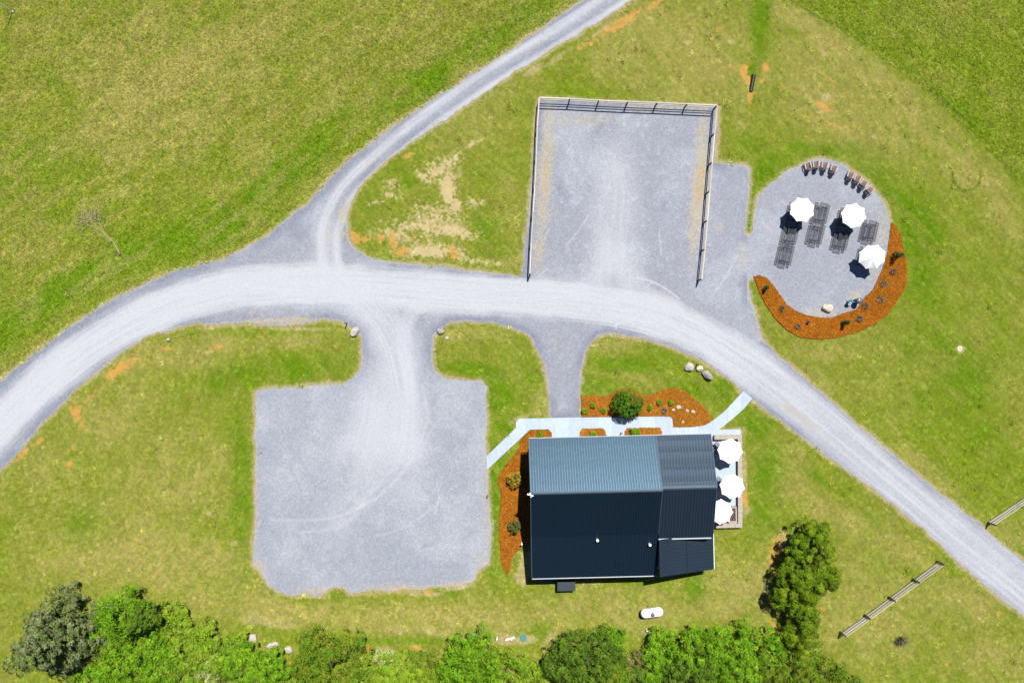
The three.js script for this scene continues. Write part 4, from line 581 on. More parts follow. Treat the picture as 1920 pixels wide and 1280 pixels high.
// lone posts
for (const [px, py, h, label] of [[650.5, 606, 1.0, 'short dark post in the grass near the road, left of the lot entrance'], [1306.5, 683, 0.75, 'short dark post between two boulders'], [914, 929, 0.55, 'small dark post at the right edge of the square parking lot'], [1164, 811, 0.9, 'slim grey post on the walk under the front eave']]) single('marker_post', merge([new THREE.CylinderGeometry(0.05, 0.055, h, 10).translate(0, h / 2, 0), new THREE.SphereGeometry(0.055, 10, 6).translate(0, h, 0)]), std(0.02, 0.02, 0.02, 0.7), label, 'post', [X(px), 0, Z(py)]);
single('flag_pole', merge([new THREE.CylinderGeometry(0.035, 0.05, 2.4, 10).translate(0, 1.2, 0), new THREE.CylinderGeometry(0.09, 0.1, 0.08, 10).translate(0, 0.04, 0), new THREE.SphereGeometry(0.06, 10, 8).translate(0, 2.43, 0)]), std(0.6, 0.6, 0.55, 0.6), 'slim white pole standing in the grass at the upper left corner', 'pole', [X(23), 0, Z(22)]);

// ------------------------------------------------------------------ stones and small things
const rockMat = (r, g, b) => { const t = tile(128, (i, j) => { const v = 0.72 + 0.35 * (0.5 * wrapN(i, j, 128, 8) + 0.5 * wrapN(i, j, 128, 32)); return [Math.min(255, v * 250), Math.min(255, v * 247), Math.min(255, v * 240)]; }); t.colorSpace = THREE.SRGBColorSpace; return std(r, g, b, 0.95, 0, { map: t, bumpMap: metalBump, bumpScale: 0.05 }); };
const limestone = rockMat(0.36, 0.34, 0.31), greyRock = rockMat(0.25, 0.24, 0.235), creamRock = rockMat(0.46, 0.41, 0.33);
function boulder(px, py, w, d, h, deg, mat, label, seed, flat = 0) {
  const g = new THREE.IcosahedronGeometry(1, 3), p = g.attributes.position, r = mulberry(seed), planes = []; for (let i = 0; i < 9; i++) { const v = new THREE.Vector3(r() - 0.5, r() - 0.35, r() - 0.5).normalize(); planes.push([v, 0.62 + r() * 0.3]); } if (flat) planes.push([new THREE.Vector3(0.1, 1, 0.05).normalize(), 0.55]);
  for (let i = 0; i < p.count; i++) { const v = new THREE.Vector3().fromBufferAttribute(p, i); for (const [n, o] of planes) { const e = v.dot(n) - o; if (e > 0) v.addScaledVector(n, -e * 0.9); } v.multiplyScalar(1 + (vn(v.x * 4 + seed, v.z * 4 + v.y * 3) - 0.5) * 0.12); p.setXYZ(i, v.x * w / 2 * 1.15, v.y * h * 0.62 + h * 0.34, v.z * d / 2 * 1.15); }
  g.computeVertexNormals(); const [x, z] = G(px, py, h * 0.7); return single('boulder', g, mat, label, 'boulder', [x, 0, z], -deg * DEG, 'pale boulders');
}
boulder(664, 622, 0.75, 1.0, 0.5, 30, limestone, 'pale boulder at the left corner of the parking lot entrance', 3);
boulder(825, 621, 0.75, 0.55, 0.4, 10, greyRock, 'small grey boulder on the lawn corner right of the lot entrance', 5);
boulder(1293.5, 688.5, 0.85, 0.95, 0.5, 25, limestone, 'white boulder, leftmost of the three by the road bend', 8);
boulder(1313, 691, 0.65, 0.6, 0.45, 0, creamRock, 'small rounded boulder, middle of the three by the road bend', 12);
boulder(1327, 703, 1.25, 0.72, 0.65, 42, greyRock, 'grey elongated boulder, largest of the three by the road bend', 15);
boulder(1554, 577.5, 1.0, 0.85, 0.6, -12, creamRock, 'flat-topped cream stone on the lower edge of the round patio', 21, 1);
boulder(199, 1142, 1.5, 0.9, 0.45, -8, greyRock, 'broad pale slab of rock beside the bright green tree', 24, 1);
boulder(473, 1198, 0.75, 1.25, 0.45, 8, limestone, 'upright white boulder, leftmost of three beside the thicket', 27);
boulder(510, 1211, 1.15, 0.6, 0.4, -10, limestone, 'long white boulder, middle of three beside the thicket', 31);
boulder(540, 1219, 0.85, 0.65, 0.4, 15, limestone, 'white boulder, rightmost of three beside the thicket', 34);
boulder(314, 637, 0.35, 0.35, 0.3, 0, limestone, 'small white stone in the ditch beside the road', 37);
boulder(1801, 654, 0.5, 0.6, 0.1, 0, creamRock, 'flat tan stone set in the right hand lawn', 40, 1);
boulder(488, 847, 0.3, 0.3, 0.15, 0, greyRock, 'small bluish stone at the left edge of the square lot', 44);
for (const [x, y, s, l] of [[1273, 763, 0.4, 'small pale rock among the mulch, near the dark stones'], [1300, 772, 0.35, 'small pale rock at the right of the front mulch bed'], [1263, 768, 0.25, 'tiny pale rock left of the others in the front bed'], [1281, 791, 0.22, 'tiny pale rock low in the front mulch bed'], [1289, 770, 0.25, 'tiny rock between the pale rocks in the front bed'], [838, 634, 0.3, 'small white stone on the lawn right of the lot entrance']]) boulder(x, y, s * 1.2, s, s * 0.5, x % 90, creamRock, l, Math.round(x), 0).position.y = x > 900 ? 0.08 : 0;

// gas tank
{
  const [x, z] = G(1223, 1149.5, 0.8), t = thing('gas_tank', 'white horizontal gas tank with a purple-brown dome on the lawn', 'gas tank', [x, 0, z], 7.5 * DEG), w = std(0.75, 0.75, 0.74, 0.4);
  part('tank_body', new THREE.CapsuleGeometry(0.46, 1.38, 10, 28).rotateZ(Math.PI / 2).translate(0, 0.66, 0), w, t);
  part('dome_lid', merge([new THREE.CylinderGeometry(0.19, 0.2, 0.14, 20).translate(0, 1.15, 0), new THREE.SphereGeometry(0.19, 20, 8, 0, 6.3, 0, 1.57).scale(1, 0.5, 1).translate(0, 1.22, 0)]), std(0.10, 0.045, 0.065, 0.6), t);
  for (const s of [-0.6, 0.6]) part('foot', box(0.14, 0.3, 0.7, s, 0.12, 0), std(0.3, 0.3, 0.3), t);
  part('pipe', merge([rod([-0.12, 1.1, 0], [-0.12, 0.9, -0.5], 0.02), rod([-0.12, 0.9, -0.5], [-0.3, 0, -0.56], 0.02)]), std(0.12, 0.1, 0.1), t);
}
function lid(px, py, r, label) { const t = thing('access_lid', label, 'lid', [X(px), 0, Z(py)], 0, 'green round access lids'), m = std(0.035, 0.155, 0.15, 0.6); part('riser', new THREE.CylinderGeometry(r * 0.95, r, 0.1, 28).translate(0, 0.05, 0), m, t); part('cover', merge([new THREE.CylinderGeometry(r, r, 0.05, 28).translate(0, 0.125, 0), ...[0, 1, 2, 3].map((i) => box(r * 1.7, 0.015, 0.025, 0, 0.157, 0).rotateY(i * Math.PI / 4))]), m, t); }
lid(981.5, 1195.5, 0.34, 'teal round access lid in the dry grass right of the white pipes'); lid(888.5, 1190, 0.28, 'teal round access lid half hidden by the bright green tree');
const pvc = std(0.72, 0.72, 0.74, 0.5);
single('vent_pipe', merge([new THREE.CylinderGeometry(0.06, 0.06, 0.55, 12).translate(0, 0.27, 0), new THREE.CylinderGeometry(0.075, 0.075, 0.08, 12).translate(0, 0.56, 0)]), pvc, 'single white pipe standing up left of the branched white pipes', 'pipe', [X(932), 0, Z(1194)]);
single('vent_pipe', merge([rod([-0.35, 0.16, 0.12], [0.38, 0.16, -0.1], 0.09, 0.09, 10), rod([0.05, 0.12, 0.05], [0.14, 0.55, -0.1], 0.08, 0.08, 10), rod([-0.35, 0.0, 0.12], [-0.35, 0.2, 0.12], 0.1, 0.1, 10), rod([0.38, 0, -0.1], [0.38, 0.2, -0.1], 0.1, 0.1, 10)]), pvc, 'branched white pipe fitting beside the teal lid', 'pipe', [X(956), 0, Z(1196)]);
single('vent_pipe', merge([new THREE.CylinderGeometry(0.1, 0.1, 0.3, 12).translate(0, 0.15, 0), new THREE.CylinderGeometry(0.12, 0.12, 0.05, 12).translate(0, 0.31, 0)]), pvc, 'short white pipe stub on the lawn below the gas tank', 'pipe', [X(1213), 0, Z(1180)]);
single('wall_lamp', merge([new THREE.CylinderGeometry(0.04, 0.05, 0.7, 8).translate(0, 0.35, 0), new THREE.SphereGeometry(0.1, 12, 8).translate(0, 0.75, 0)]), pvc, 'small white globe light on a stake in the side mulch bed', 'lamp', [X(978), 0.06, Z(1016)]);
{ // drain pipe in the clay
  const t = thing('drain_pipe', 'black corrugated drain pipe sticking out of orange clay', 'pipe', [X(1413), 0, Z(141)], 0, undefined), g = []; const m = std(0.012, 0.012, 0.014, 0.45);
  const dir = [-0.16, -0.12, 1.0]; for (let i = 0; i < 13; i++) { const s = i * 0.13; const q = (o) => [dir[0] * (s + o), 0.16 + dir[1] * (s + o), dir[2] * (s + o)]; g.push(rod(q(0), q(0.08), 0.21, 0.21, 18), rod(q(0.08), q(0.13), 0.185, 0.185, 18)); }
  part('corrugated_tube', merge(g), m, t);
}
// bins on the patio
{
  const [x, z] = G(1612.5, 564, 0.9), t = thing('trash_bin', 'dark round trash bin with domed lid on the patio edge', 'trash bin', [x, 0.014, z]); const m = std(0.03, 0.04, 0.05, 0.5);
  part('body', new THREE.LatheGeometry([[0.24, 0], [0.27, 0.1], [0.3, 0.8], [0.31, 0.82], [0.29, 0.84]].map((p) => new THREE.Vector2(...p)), 24), m, t); part('lid', new THREE.SphereGeometry(0.31, 24, 10, 0, 6.3, 0, 1.57).scale(1, 0.6, 1).translate(0, 0.83, 0), std(0.06, 0.075, 0.095, 0.35), t);
  const [x2, z2] = G(1594, 566, 0.5), f = thing('water_fountain', 'teal dog-bowl fountain post standing left of the dark bin', 'fountain', [x2, 0.014, z2], -0.5), tm = std(0.02, 0.13, 0.17, 0.4);
  part('pedestal', new THREE.LatheGeometry([[0.16, 0], [0.12, 0.06], [0.1, 0.5], [0.14, 0.6]].map((p) => new THREE.Vector2(...p)), 18), tm, f); part('bowl', new THREE.LatheGeometry([[0.0, 0.58], [0.15, 0.6], [0.22, 0.68], [0.2, 0.68], [0.13, 0.62], [0, 0.61]].map((p) => new THREE.Vector2(...p)), 20), tm, f); part('spout', rod([0.1, 0.65, -0.05], [0.36, 0.72, -0.16], 0.05, 0.03, 8), tm, f);
}
// tyre-like ring of long grass and the sunk mat are part of the lawn; dark ring drawn by the grass itself
// ------------------------------------------------------------------ plants
const leafMat = matte({ color: 0xffffff, vertexColors: true, specularIntensity: 0.15, roughness: 0.8 });
// lobes: [x, y, z, rx, ry, rz] in metres about the plant's base; each lobe carries clumps, each clump leaves
function crown(seed, lobes, { clumpR = 0.42, density = 2.6, leaves = 42, leaf = [0.13, 0.2], palette, sprig = 0, fill = 0.4, jut = 0.26 }) {
  const r = mulberry(seed), pos = [], nor = [], colr = [], idx = [], D = new THREE.Vector3(), N = new THREE.Vector3(), T = new THREE.Vector3(), Bn = new THREE.Vector3();
  const dirs = (v, low) => { do { v.set(r() * 2 - 1, r() * 2 - 1, r() * 2 - 1); } while (v.lengthSq() > 1 || v.lengthSq() < 0.01); v.normalize(); if (v.y < low) v.y = -v.y * 0.6; return v.normalize(); };
  for (const [lx, ly, lz, rx, ry, rz] of lobes) {
    const area = 2 * Math.PI * Math.pow((Math.pow(rx * rz, 1.6) + Math.pow(rx * ry, 1.6) + Math.pow(ry * rz, 1.6)) / 3, 1 / 1.6), nc = Math.max(5, Math.round(area * density / (clumpR * clumpR * 6)));
    for (let c = 0; c < nc; c++) {
      dirs(D, -0.25); const inner = r() < fill * 0.45 ? 0.5 + 0.3 * r() : 0.96 - jut * 0.6 + jut * r(), cx = lx + D.x * rx * inner, cy = ly + D.y * ry * inner, cz = lz + D.z * rz * inner, cr = clumpR * (0.65 + 0.7 * r());
      const tone = palette[Math.floor(r() * palette.length)], tv = 0.8 + 0.4 * r(), OD = D.clone();
      for (let l = 0; l < leaves; l++) {
        dirs(N, -0.5); N.addScaledVector(OD, 0.5).normalize(); const rad = cr * (0.55 + 0.5 * Math.sqrt(r())), px = cx + N.x * rad, py = Math.max(0.03, cy + N.y * rad * 0.8), pz = cz + N.z * rad;
        const L = lerp(leaf[0], leaf[1], r()), W = L * (sprig ? 0.26 : 0.62);
        N.set(N.x + (r() - 0.5) * 1.2, N.y + 0.35 + (r() - 0.5) * 0.9, N.z + (r() - 0.5) * 1.2).normalize();
        T.set(r() - 0.5, (r() - 0.5) * 0.6, r() - 0.5).addScaledVector(OD, sprig ? 0.7 : 0.2); T.addScaledVector(N, -T.dot(N)).normalize(); Bn.crossVectors(N, T);
        const b = pos.length / 3, lift = L * 0.12, v = tv * (0.75 + 0.5 * r()), y = (r() - 0.5) * 0.25;
        const put = (a, s, h) => pos.push(px + T.x * a + Bn.x * s + N.x * h, py + T.y * a + Bn.y * s + N.y * h, pz + T.z * a + Bn.z * s + N.z * h);
        put(-L / 2, 0, 0); put(0, W / 2, lift); put(L / 2, 0, 0); put(0, -W / 2, lift);
        for (let q = 0; q < 4; q++) { nor.push(N.x, N.y, N.z); colr.push(tone[0] * v * (1 + y) , tone[1] * v, tone[2] * v); }
        idx.push(b, b + 2, b + 1, b, b + 3, b + 2);
      }
    }
  }
  const g = new THREE.BufferGeometry(); g.setAttribute('position', new THREE.Float32BufferAttribute(pos, 3)); g.setAttribute('normal', new THREE.Float32BufferAttribute(nor, 3)); g.setAttribute('color', new THREE.Float32BufferAttribute(colr, 3)); g.setIndex(idx); return g;
}
const barkMat = std(0.09, 0.07, 0.055, 0.95);
function trunkGeo(h, r0, seed, limbs = 5, reach = 0.5) {
  const r = mulberry(seed), g = [rod([0, -0.1, 0], [0.05, h * 0.5, 0.03], r0, r0 * 0.7, 10), rod([0.05, h * 0.5, 0.03], [0.1, h * 0.85, 0], r0 * 0.7, r0 * 0.25, 8)];
  for (let i = 0; i < limbs; i++) { const a = r() * 6.28, y = h * (0.25 + 0.4 * r()), l = h * reach * (0.6 + 0.6 * r()); g.push(rod([0.04, y, 0.02], [Math.cos(a) * l, y + l * 0.7, Math.sin(a) * l], r0 * 0.4, r0 * 0.1, 6)); }
  return merge(g);
}
const GRN = {
  bright: [[0.088, 0.185, 0.006], [0.112, 0.212, 0.008], [0.066, 0.152, 0.005]],
  lime: [[0.125, 0.195, 0.010], [0.145, 0.205, 0.018], [0.096, 0.180, 0.008]],
  olive: [[0.088, 0.128, 0.008], [0.108, 0.138, 0.010], [0.064, 0.124, 0.006]],
  dark: [[0.056, 0.104, 0.008], [0.074, 0.122, 0.010], [0.044, 0.086, 0.007]],
  spruce: [[0.100, 0.128, 0.042], [0.082, 0.114, 0.028], [0.120, 0.142, 0.060]],
  ever: [[0.074, 0.124, 0.004], [0.108, 0.160, 0.006], [0.054, 0.098, 0.003]],
  pale: [[0.14, 0.185, 0.03], [0.21, 0.23, 0.08], [0.10, 0.175, 0.012]],
  dry: [[0.15, 0.13, 0.05], [0.13, 0.10, 0.045], [0.11, 0.135, 0.02]],
  box: [[0.040, 0.098, 0.005], [0.060, 0.122, 0.008], [0.028, 0.075, 0.005]],
};
let seedN = 100;
// broad plant: crown centre in the picture (px, py), radius in plan units, top height in metres
function plant(name, px, py, rp, h, pal, label, category, group, opt = {}) {
  const seed = seedN++, r = mulberry(seed), R = rp * S, [x, z] = G(px, py, h * 0.6), t = thing(name, label, category, [x, 0, z], 0, group);
  const lobes = [[0, h * 0.55, 0, R * 0.8, h * 0.42, R * 0.8]], n = opt.lobes ?? 5; for (let i = 0; i < n; i++) { const a = i / n * 6.28 + r() * 0.8, d = R * (0.5 + 0.22 * r()), q = R * (0.34 + 0.2 * r()); lobes.push([Math.cos(a) * d, h * (0.36 + 0.26 * r()), Math.sin(a) * d, q, Math.min(q * 1.1, h * 0.4), q]); }
  part('trunk', trunkGeo(h * 0.8, Math.max(0.04, R * 0.05), seed, 5, 0.22), barkMat, t);
  part('crown', crown(seed, lobes, Object.assign({ palette: GRN[pal] }, opt)), leafMat, t);
  return t;
}
const EDGE = 'trees and shrubs along the lower edge';
{ // grey-green spruce in the lower left corner
  const seed = 61, r = mulberry(seed), [x, z] = G(92, 1206, 4), t = thing('spruce_tree', 'large grey-green spruce in the lower left corner', 'tree', [x, 0, z], 0, EDGE), lobes = [];
  for (let tier = 0; tier < 7; tier++) { const f = tier / 6, y = 0.8 + f * 6.6, R = lerp(4.3, 0.5, Math.pow(f, 0.85)), n = Math.max(3, Math.round(R * 3.2)); for (let i = 0; i < n; i++) { const a = i / n * 6.28 + tier * 0.5 + r() * 0.4, d = R * (0.72 + 0.25 * r()); lobes.push([Math.cos(a) * d, y + r() * 0.4, Math.sin(a) * d, 0.75, 0.5, 0.75]); } if (f < 0.95) lobes.push([0, y, 0, R * 0.6, 0.7, R * 0.6]); }
  part('trunk', trunkGeo(7.6, 0.22, seed, 8, 0.3), barkMat, t);
  part('crown', crown(seed, lobes, { palette: GRN.spruce, clumpR: 0.4, density: 2.0, leaves: 40, leaf: [0.22, 0.42], sprig: 1 }), leafMat, t);
}
for (const a of [
  ['leafy_tree', 228, 1150, 48, 4.6, 'bright', 'bright green tree beside the pale rock slab', 'tree'], ['cedar_tree', 268, 1158, 24, 5.0, 'dark', 'small dark cedar against the bright green tree', 'tree'],
  ['shrub', 325, 1172, 38, 1.5, 'lime', 'low yellow-green shrub at the top of the left thicket', 'shrub'], ['shrub', 372, 1195, 34, 1.8, 'lime', 'yellow-green shrub along the upper edge of the left thicket', 'shrub'], ['shrub', 190, 1190, 30, 1.6, 'bright', 'green shrub between the spruce and the bright tree', 'shrub'], ['shrub', 195, 1218, 24, 1.3, 'olive', 'olive shrub above the bare clay by the spruce', 'shrub'], ['shrub', 270, 1215, 44, 2.4, 'bright', 'bright shrub in the middle of the left thicket', 'shrub'], ['shrub', 300, 1246, 40, 3.0, 'bright', 'deep green bush low in the left thicket', 'shrub'], ['shrub', 225, 1258, 46, 2.6, 'bright', 'wide bush right of the spruce at the lower edge', 'shrub'], ['shrub', 345, 1228, 38, 2.6, 'lime', 'light green bush right of centre in the left thicket', 'shrub'], ['shrub', 400, 1228, 40, 2.4, 'lime', 'light bush below the upper edge of the left thicket', 'shrub'], ['shrub', 380, 1264, 42, 2.2, 'pale', 'pale flowering shrub at the lower edge of the left thicket', 'shrub'], ['shrub', 448, 1212, 26, 1.5, 'lime', 'small yellow-green shrub left of the upright white boulder', 'shrub'], ['shrub', 450, 1248, 40, 2.8, 'bright', 'bright shrub below the upright white boulder', 'shrub'], ['shrub', 505, 1252, 34, 2.8, 'bright', 'bright shrub below the middle white boulder', 'shrub'], ['shrub', 330, 1285, 44, 2.4, 'lime', 'light bush cut by the lower edge under the left thicket', 'shrub'], ['shrub', 470, 1285, 36, 2.0, 'pale', 'pale leaved shrub cut by the lower edge', 'shrub'], ['shrub', 165, 1275, 30, 1.8, 'bright', 'bush at the foot of the spruce on the lower edge', 'shrub'], ['shrub', 548, 1268, 24, 1.4, 'lime', 'small shrub left of the round olive tree', 'shrub'],
  ['leafy_tree', 620, 1245, 76, 5.2, 'olive', 'round olive-green tree with dense crown right of the white boulders', 'tree'], ['leafy_tree', 586, 1250, 32, 4.0, 'bright', 'brighter green tree on the left side of the round olive tree', 'tree'],
  ['shrub', 700, 1268, 40, 1.3, 'lime', 'low light brush right of the round olive tree', 'shrub'], ['shrub', 750, 1254, 34, 1.0, 'lime', 'low yellowish brush between the two round trees', 'shrub'], ['shrub', 800, 1250, 34, 1.2, 'olive', 'low olive brush left of the bright round tree', 'shrub'], ['shrub', 770, 1285, 44, 1.4, 'lime', 'low brush on the lower edge between the round trees', 'shrub'], ['shrub', 720, 1235, 22, 0.8, 'pale', 'thin pale brush above the low yellowish brush', 'shrub'],
  ['leafy_tree', 880, 1246, 58, 4.6, 'bright', 'bright green round tree below the half hidden teal lid', 'tree'], ['shrub', 950, 1262, 46, 2.2, 'lime', 'light green bush right of the bright round tree', 'shrub'], ['shrub', 842, 1278, 30, 1.6, 'bright', 'small bush at the foot of the bright round tree', 'shrub'], ['shrub', 1008, 1272, 28, 1.4, 'lime', 'small light bush left of the dark leafy tree', 'shrub'],
  ['leafy_tree', 1100, 1238, 62, 5.0, 'dark', 'dark olive tree below the building', 'tree'], ['leafy_tree', 1052, 1240, 36, 3.6, 'dark', 'smaller dark tree left of the dark olive tree', 'tree'], ['leafy_tree', 1128, 1268, 44, 4.0, 'olive', 'olive tree cut by the lower edge right of the dark tree', 'tree'], ['shrub', 1150, 1196, 24, 1.6, 'bright', 'small bright shrub at the upper right of the dark olive tree', 'shrub'], ['shrub', 1188, 1248, 32, 1.2, 'dry', 'brownish dry brush between the dark tree and the right thicket', 'shrub'], ['shrub', 1190, 1280, 30, 1.6, 'dark', 'dim brush on the lower edge under the dry brush', 'shrub'],
  ['shrub', 1240, 1215, 34, 2.0, 'bright', 'bright bush at the left end of the right thicket', 'shrub'], ['shrub', 1240, 1262, 36, 2.2, 'bright', 'bright bush low at the left end of the right thicket', 'shrub'], ['leafy_tree', 1308, 1218, 46, 3.8, 'bright', 'bright leafy tree in the right thicket below the gas tank', 'tree'], ['leafy_tree', 1300, 1268, 48, 4.2, 'dark', 'darker tree low in the right thicket', 'tree'], ['leafy_tree', 1362, 1220, 46, 4.0, 'bright', 'bright tree in the middle of the right thicket', 'tree'], ['leafy_tree', 1385, 1268, 46, 3.8, 'bright', 'bright tree cut by the lower edge in the right thicket', 'tree'], ['shrub', 1425, 1208, 44, 2.4, 'bright', 'smooth bright shrub at the right end of the right thicket', 'shrub'], ['shrub', 1440, 1250, 34, 2.4, 'olive', 'olive shrub under the smooth bright shrub', 'shrub'], ['leafy_tree', 1490, 1268, 44, 3.2, 'olive', 'olive tree below the evergreen hedge', 'tree'], ['shrub', 1548, 1270, 44, 2.0, 'olive', 'wide olive shrub right of the olive tree on the lower edge', 'shrub'], ['shrub', 1592, 1290, 30, 1.2, 'olive', 'low olive brush at the right end of the lower thicket', 'shrub'],
]) { const small = a[3] < 40; plant(a[0], a[1], a[2], a[3], a[4], a[5], a[6], a[7], EDGE, a[0] === 'cedar_tree' ? { sprig: 1, leaf: [0.2, 0.34], clumpR: 0.3, leaves: 44 } : { clumpR: small ? 0.34 : 0.46, leaves: small ? 44 : 64, density: small ? 2.3 : 2.15, fill: 0.5, leaf: a[5] === 'pale' ? [0.14, 0.26] : [0.12, 0.2] }); }
// evergreens on the right
for (const [px, py, rp, h, l] of [[1526, 1022, 43, 4.6, 'round evergreen at the upper end of the evergreen hedge'], [1550, 1082, 26, 3.2, 'small evergreen bulging right from the hedge'], [1490, 1076, 30, 4.2, 'evergreen left of centre in the hedge'], [1512, 1100, 31, 4.8, 'tallest evergreen in the middle of the hedge'], [1474, 1118, 24, 4.0, 'evergreen on the left flank of the hedge'], [1508, 1146, 29, 4.0, 'evergreen below the middle of the hedge'], [1506, 1197, 30, 4.0, 'evergreen at the lower end of the hedge']]) plant('evergreen_tree', px, py, rp, h, 'ever', l, 'tree', 'evergreens in the right hand hedge', { leaf: [0.11, 0.18], clumpR: 0.42, leaves: 120, density: 1.8, fill: 0.2, jut: 0.34 });
// round shrubs by the building
plant('shrub', 1176, 760, 26, 2.4, 'box', 'large round glossy shrub in the front mulch bed', 'shrub', undefined, { clumpR: 0.2, leaves: 30, leaf: [0.09, 0.15], density: 2.6, lobes: 7 });
for (const [px, py, rp, l] of [[1096, 771, 5.5, 'clipped green ball nearest the gravel drive in the front bed'], [1112, 760, 4.6, 'clipped green ball, upper of the three left of the large shrub'], [1132, 770, 4.6, 'clipped green ball next to the reddish bush left of the large shrub'], [1219, 764, 4.8, 'clipped green ball, first to the right of the large shrub'], [1237, 754, 4.8, 'clipped green ball, upper middle of the three right of the large shrub'], [1259, 755, 4.6, 'clipped green ball farthest right in the front bed']]) plant('boxwood_ball', px, py, rp, 0.55, 'bright', l, 'shrub', 'clipped balls in the front mulch bed', { clumpR: 0.1, leaves: 16, leaf: [0.05, 0.09], density: 2.2, lobes: 4 });
plant('shrub', 1191.5, 811, 9, 0.8, 'bright', 'green shrub in the right clipped-corner bed under the eave', 'shrub', undefined, { clumpR: 0.14, leaves: 20, leaf: [0.06, 0.1] });
plant('shrub', 1012.5, 814, 5, 0.5, 'bright', 'small green shrub at the upper end of the side mulch bed', 'shrub', undefined, { clumpR: 0.12, leaves: 16, leaf: [0.05, 0.09] });
plant('flower_plant', 1111, 813, 5, 0.4, 'lime', 'yellow spiky plant in the left clipped-corner bed', 'plant', undefined, { clumpR: 0.1, leaves: 14, leaf: [0.1, 0.2], sprig: 1 });
{
  GRN.gold = [[0.30, 0.17, 0.012], [0.10, 0.115, 0.015], [0.09, 0.11, 0.015], [0.07, 0.085, 0.015], [0.26, 0.18, 0.02]]; GRN.barb = [[0.055, 0.075, 0.015], [0.09, 0.07, 0.02], [0.07, 0.09, 0.02]];
  plant('flowering_shrub', 965.5, 899, 14, 1.5, 'gold', 'round shrub with orange-yellow blooms in the side mulch bed', 'shrub', undefined, { clumpR: 0.16, leaves: 26, leaf: [0.06, 0.11] });
  plant('shrub', 965, 986, 12, 1.2, 'barb', 'smaller olive-brown round shrub in the side mulch bed', 'shrub', undefined, { clumpR: 0.15, leaves: 26, leaf: [0.06, 0.11] });
}
// narrow dark evergreens in the patio bed
function cone(px, py, h, R, label) { const seed = seedN++, t = thing('dwarf_conifer', label, 'conifer', [X(px), 0.06, Z(py)], 0, 'narrow conifers in the patio bed'), lobes = []; for (let i = 0; i < 6; i++) { const f = i / 5; lobes.push([0, h * (0.1 + 0.8 * f), 0, lerp(R, R * 0.35, f), h * 0.14, lerp(R, R * 0.35, f)]); } part('trunk', rod([0, -0.08, 0], [0, h * 0.85, 0], 0.04, 0.015), barkMat, t); part('crown', crown(seed, lobes, { palette: [[0.016, 0.06, 0.012], [0.024, 0.075, 0.014], [0.012, 0.04, 0.01]], clumpR: 0.12, leaves: 22, leaf: [0.07, 0.13], sprig: 1, density: 2.4 }), leafMat, t); }
cone(1676, 480, 1.75, 0.33, 'tall dark conifer at the right end of the patio bed'); cone(1582, 605, 1.35, 0.28, 'dark conifer near the bottom of the patio bed'); cone(1433.5, 540, 1.0, 0.2, 'small dark conifer at the left tip of the patio bed');
// leafless bushes
function twigs(px, py, R, h, label, tone, n = 46, group = 'leafless bushes in the mulch beds') {
  const seed = seedN++, r = mulberry(seed), t = thing('bare_bush', label, 'bush', [X(px), 0.06, Z(py)], 0, group), g = [], g2 = [];
  for (let i = 0; i < n; i++) { const a = r() * 6.28, f = 0.3 + 0.7 * Math.sqrt(r()), l = R * f, y = h * (1.1 - 0.75 * f * f) * (0.7 + 0.4 * r()), ax = Math.cos(a), az = Math.sin(a), mid = [ax * l * 0.45, y * 0.6, az * l * 0.45], end = [ax * l, y, az * l]; (i % 3 ? g : g2).push(rod([0, -0.03, 0], mid, 0.016, 0.012, 4), rod(mid, end, 0.012, 0.006, 4)); for (let k = 0; k < 2; k++) { const b = a + (r() - 0.5) * 2.2, q = 0.3 * R * (0.5 + r()); (k ? g : g2).push(rod(mid, [mid[0] + Math.cos(b) * q, mid[1] + 0.1 * h + 0.2 * h * r(), mid[2] + Math.sin(b) * q], 0.01, 0.005, 4)); } }
  part('twigs', merge(g), std(...tone, 0.9), t); part('dark_twigs', merge(g2), std(tone[0] * 0.3, tone[1] * 0.3, tone[2] * 0.3, 0.9), t);
}
const tanT = [0.22, 0.16, 0.09], pl = 'leafless tan bush ';
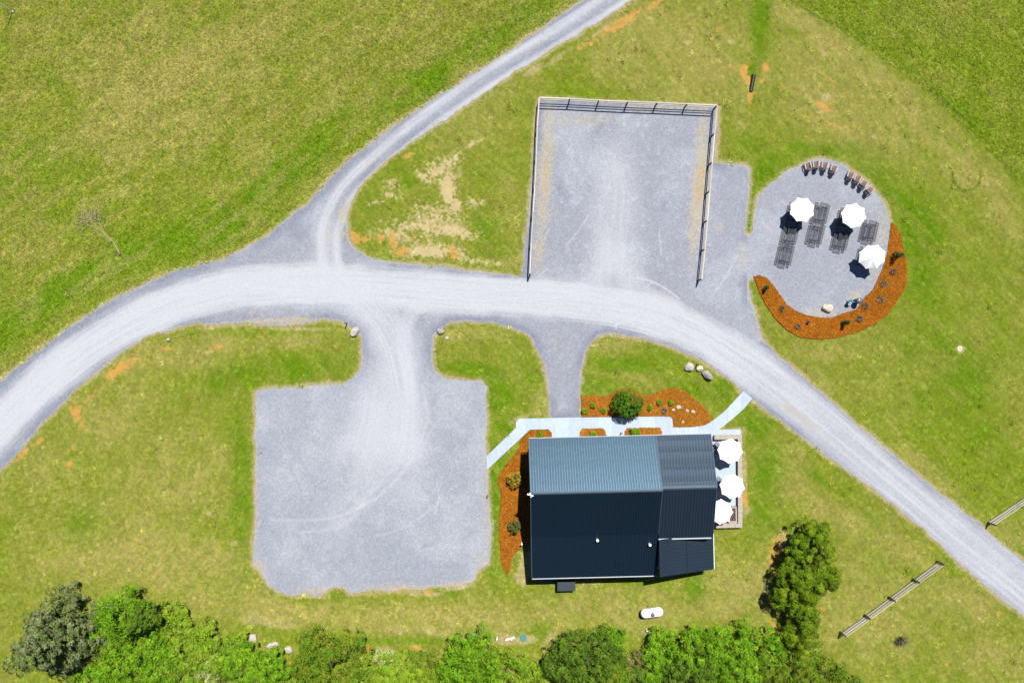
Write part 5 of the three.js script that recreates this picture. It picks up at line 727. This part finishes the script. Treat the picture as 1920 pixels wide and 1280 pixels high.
for (const [x, y, R, l] of [[1674, 509, 0.5, 'just below the tall conifer in the patio bed'], [1656, 532, 0.5, 'second below the tall conifer in the patio bed'], [1650, 561, 0.55, 'third below the tall conifer in the patio bed'], [1622, 573, 0.48, 'beside the dark trash bin'], [1611, 597, 0.52, 'right of the lower dark conifer'], [1466, 578, 0.42, 'nearest the small conifer on the left of the patio bed'], [1495, 611, 0.4, 'at the bottom left of the patio bed'], [1514, 604, 0.25, 'smallest of the patio bed, left of the lower conifer']]) twigs(x, y, R, 0.5, pl + l, tanT);
twigs(1150, 768, 0.42, 0.6, 'reddish twiggy bush left of the large round shrub', [0.30, 0.10, 0.05]); twigs(1245, 769, 0.42, 0.6, 'grey twiggy bush in the middle of the front bed', [0.24, 0.21, 0.19]); twigs(1277, 763, 0.25, 0.3, 'tiny tan twiggy plant among the pale rocks', [0.4, 0.33, 0.2], 26);
{
  const r = mulberry(77), t = thing('dead_sapling', 'bleached bare sapling lying in the left field above the road', 'sapling', [X(224), 0, Z(474)]), g = [];
  const grow = (x, y, z, a, l, w, n) => { const e = [x + Math.cos(a) * l, clamp(y + (r() - 0.45) * 0.25, 0.05, 0.6), z + Math.sin(a) * l]; g.push(rod([x, y, z], e, w, w * 0.7, 5)); if (n) { const k = n > 3 ? 2 : 3; for (let i = 0; i < k; i++) grow(e[0], e[1], e[2], a + (i - (k - 1) / 2) * 0.7 + (r() - 0.5) * 0.5, l * (0.6 + 0.35 * r()), w * 0.7, n - 1); } };
  grow(0, 0.1, 0, -2.1, 1.5, 0.09, 0); grow(X(211) - X(224), 0.15, Z(453) - Z(474), -2.35, 1.2, 0.085, 5);
  part('branches', merge(g), matte({ color: new THREE.Color().setRGB(0.2, 0.185, 0.1) }), t);
  part('root_ball', new THREE.IcosahedronGeometry(0.22, 1).scale(0.8, 0.6, 1).translate(0.02, 0.1, 0.1), matte({ color: new THREE.Color().setRGB(0.1, 0.085, 0.06) }), t);
}
twigs(1687, 1196, 0.75, 1.3, 'bare dark sapling alone on the lower right lawn', [0.12, 0.105, 0.09], 60, undefined);

renderer.render(scene, camera);
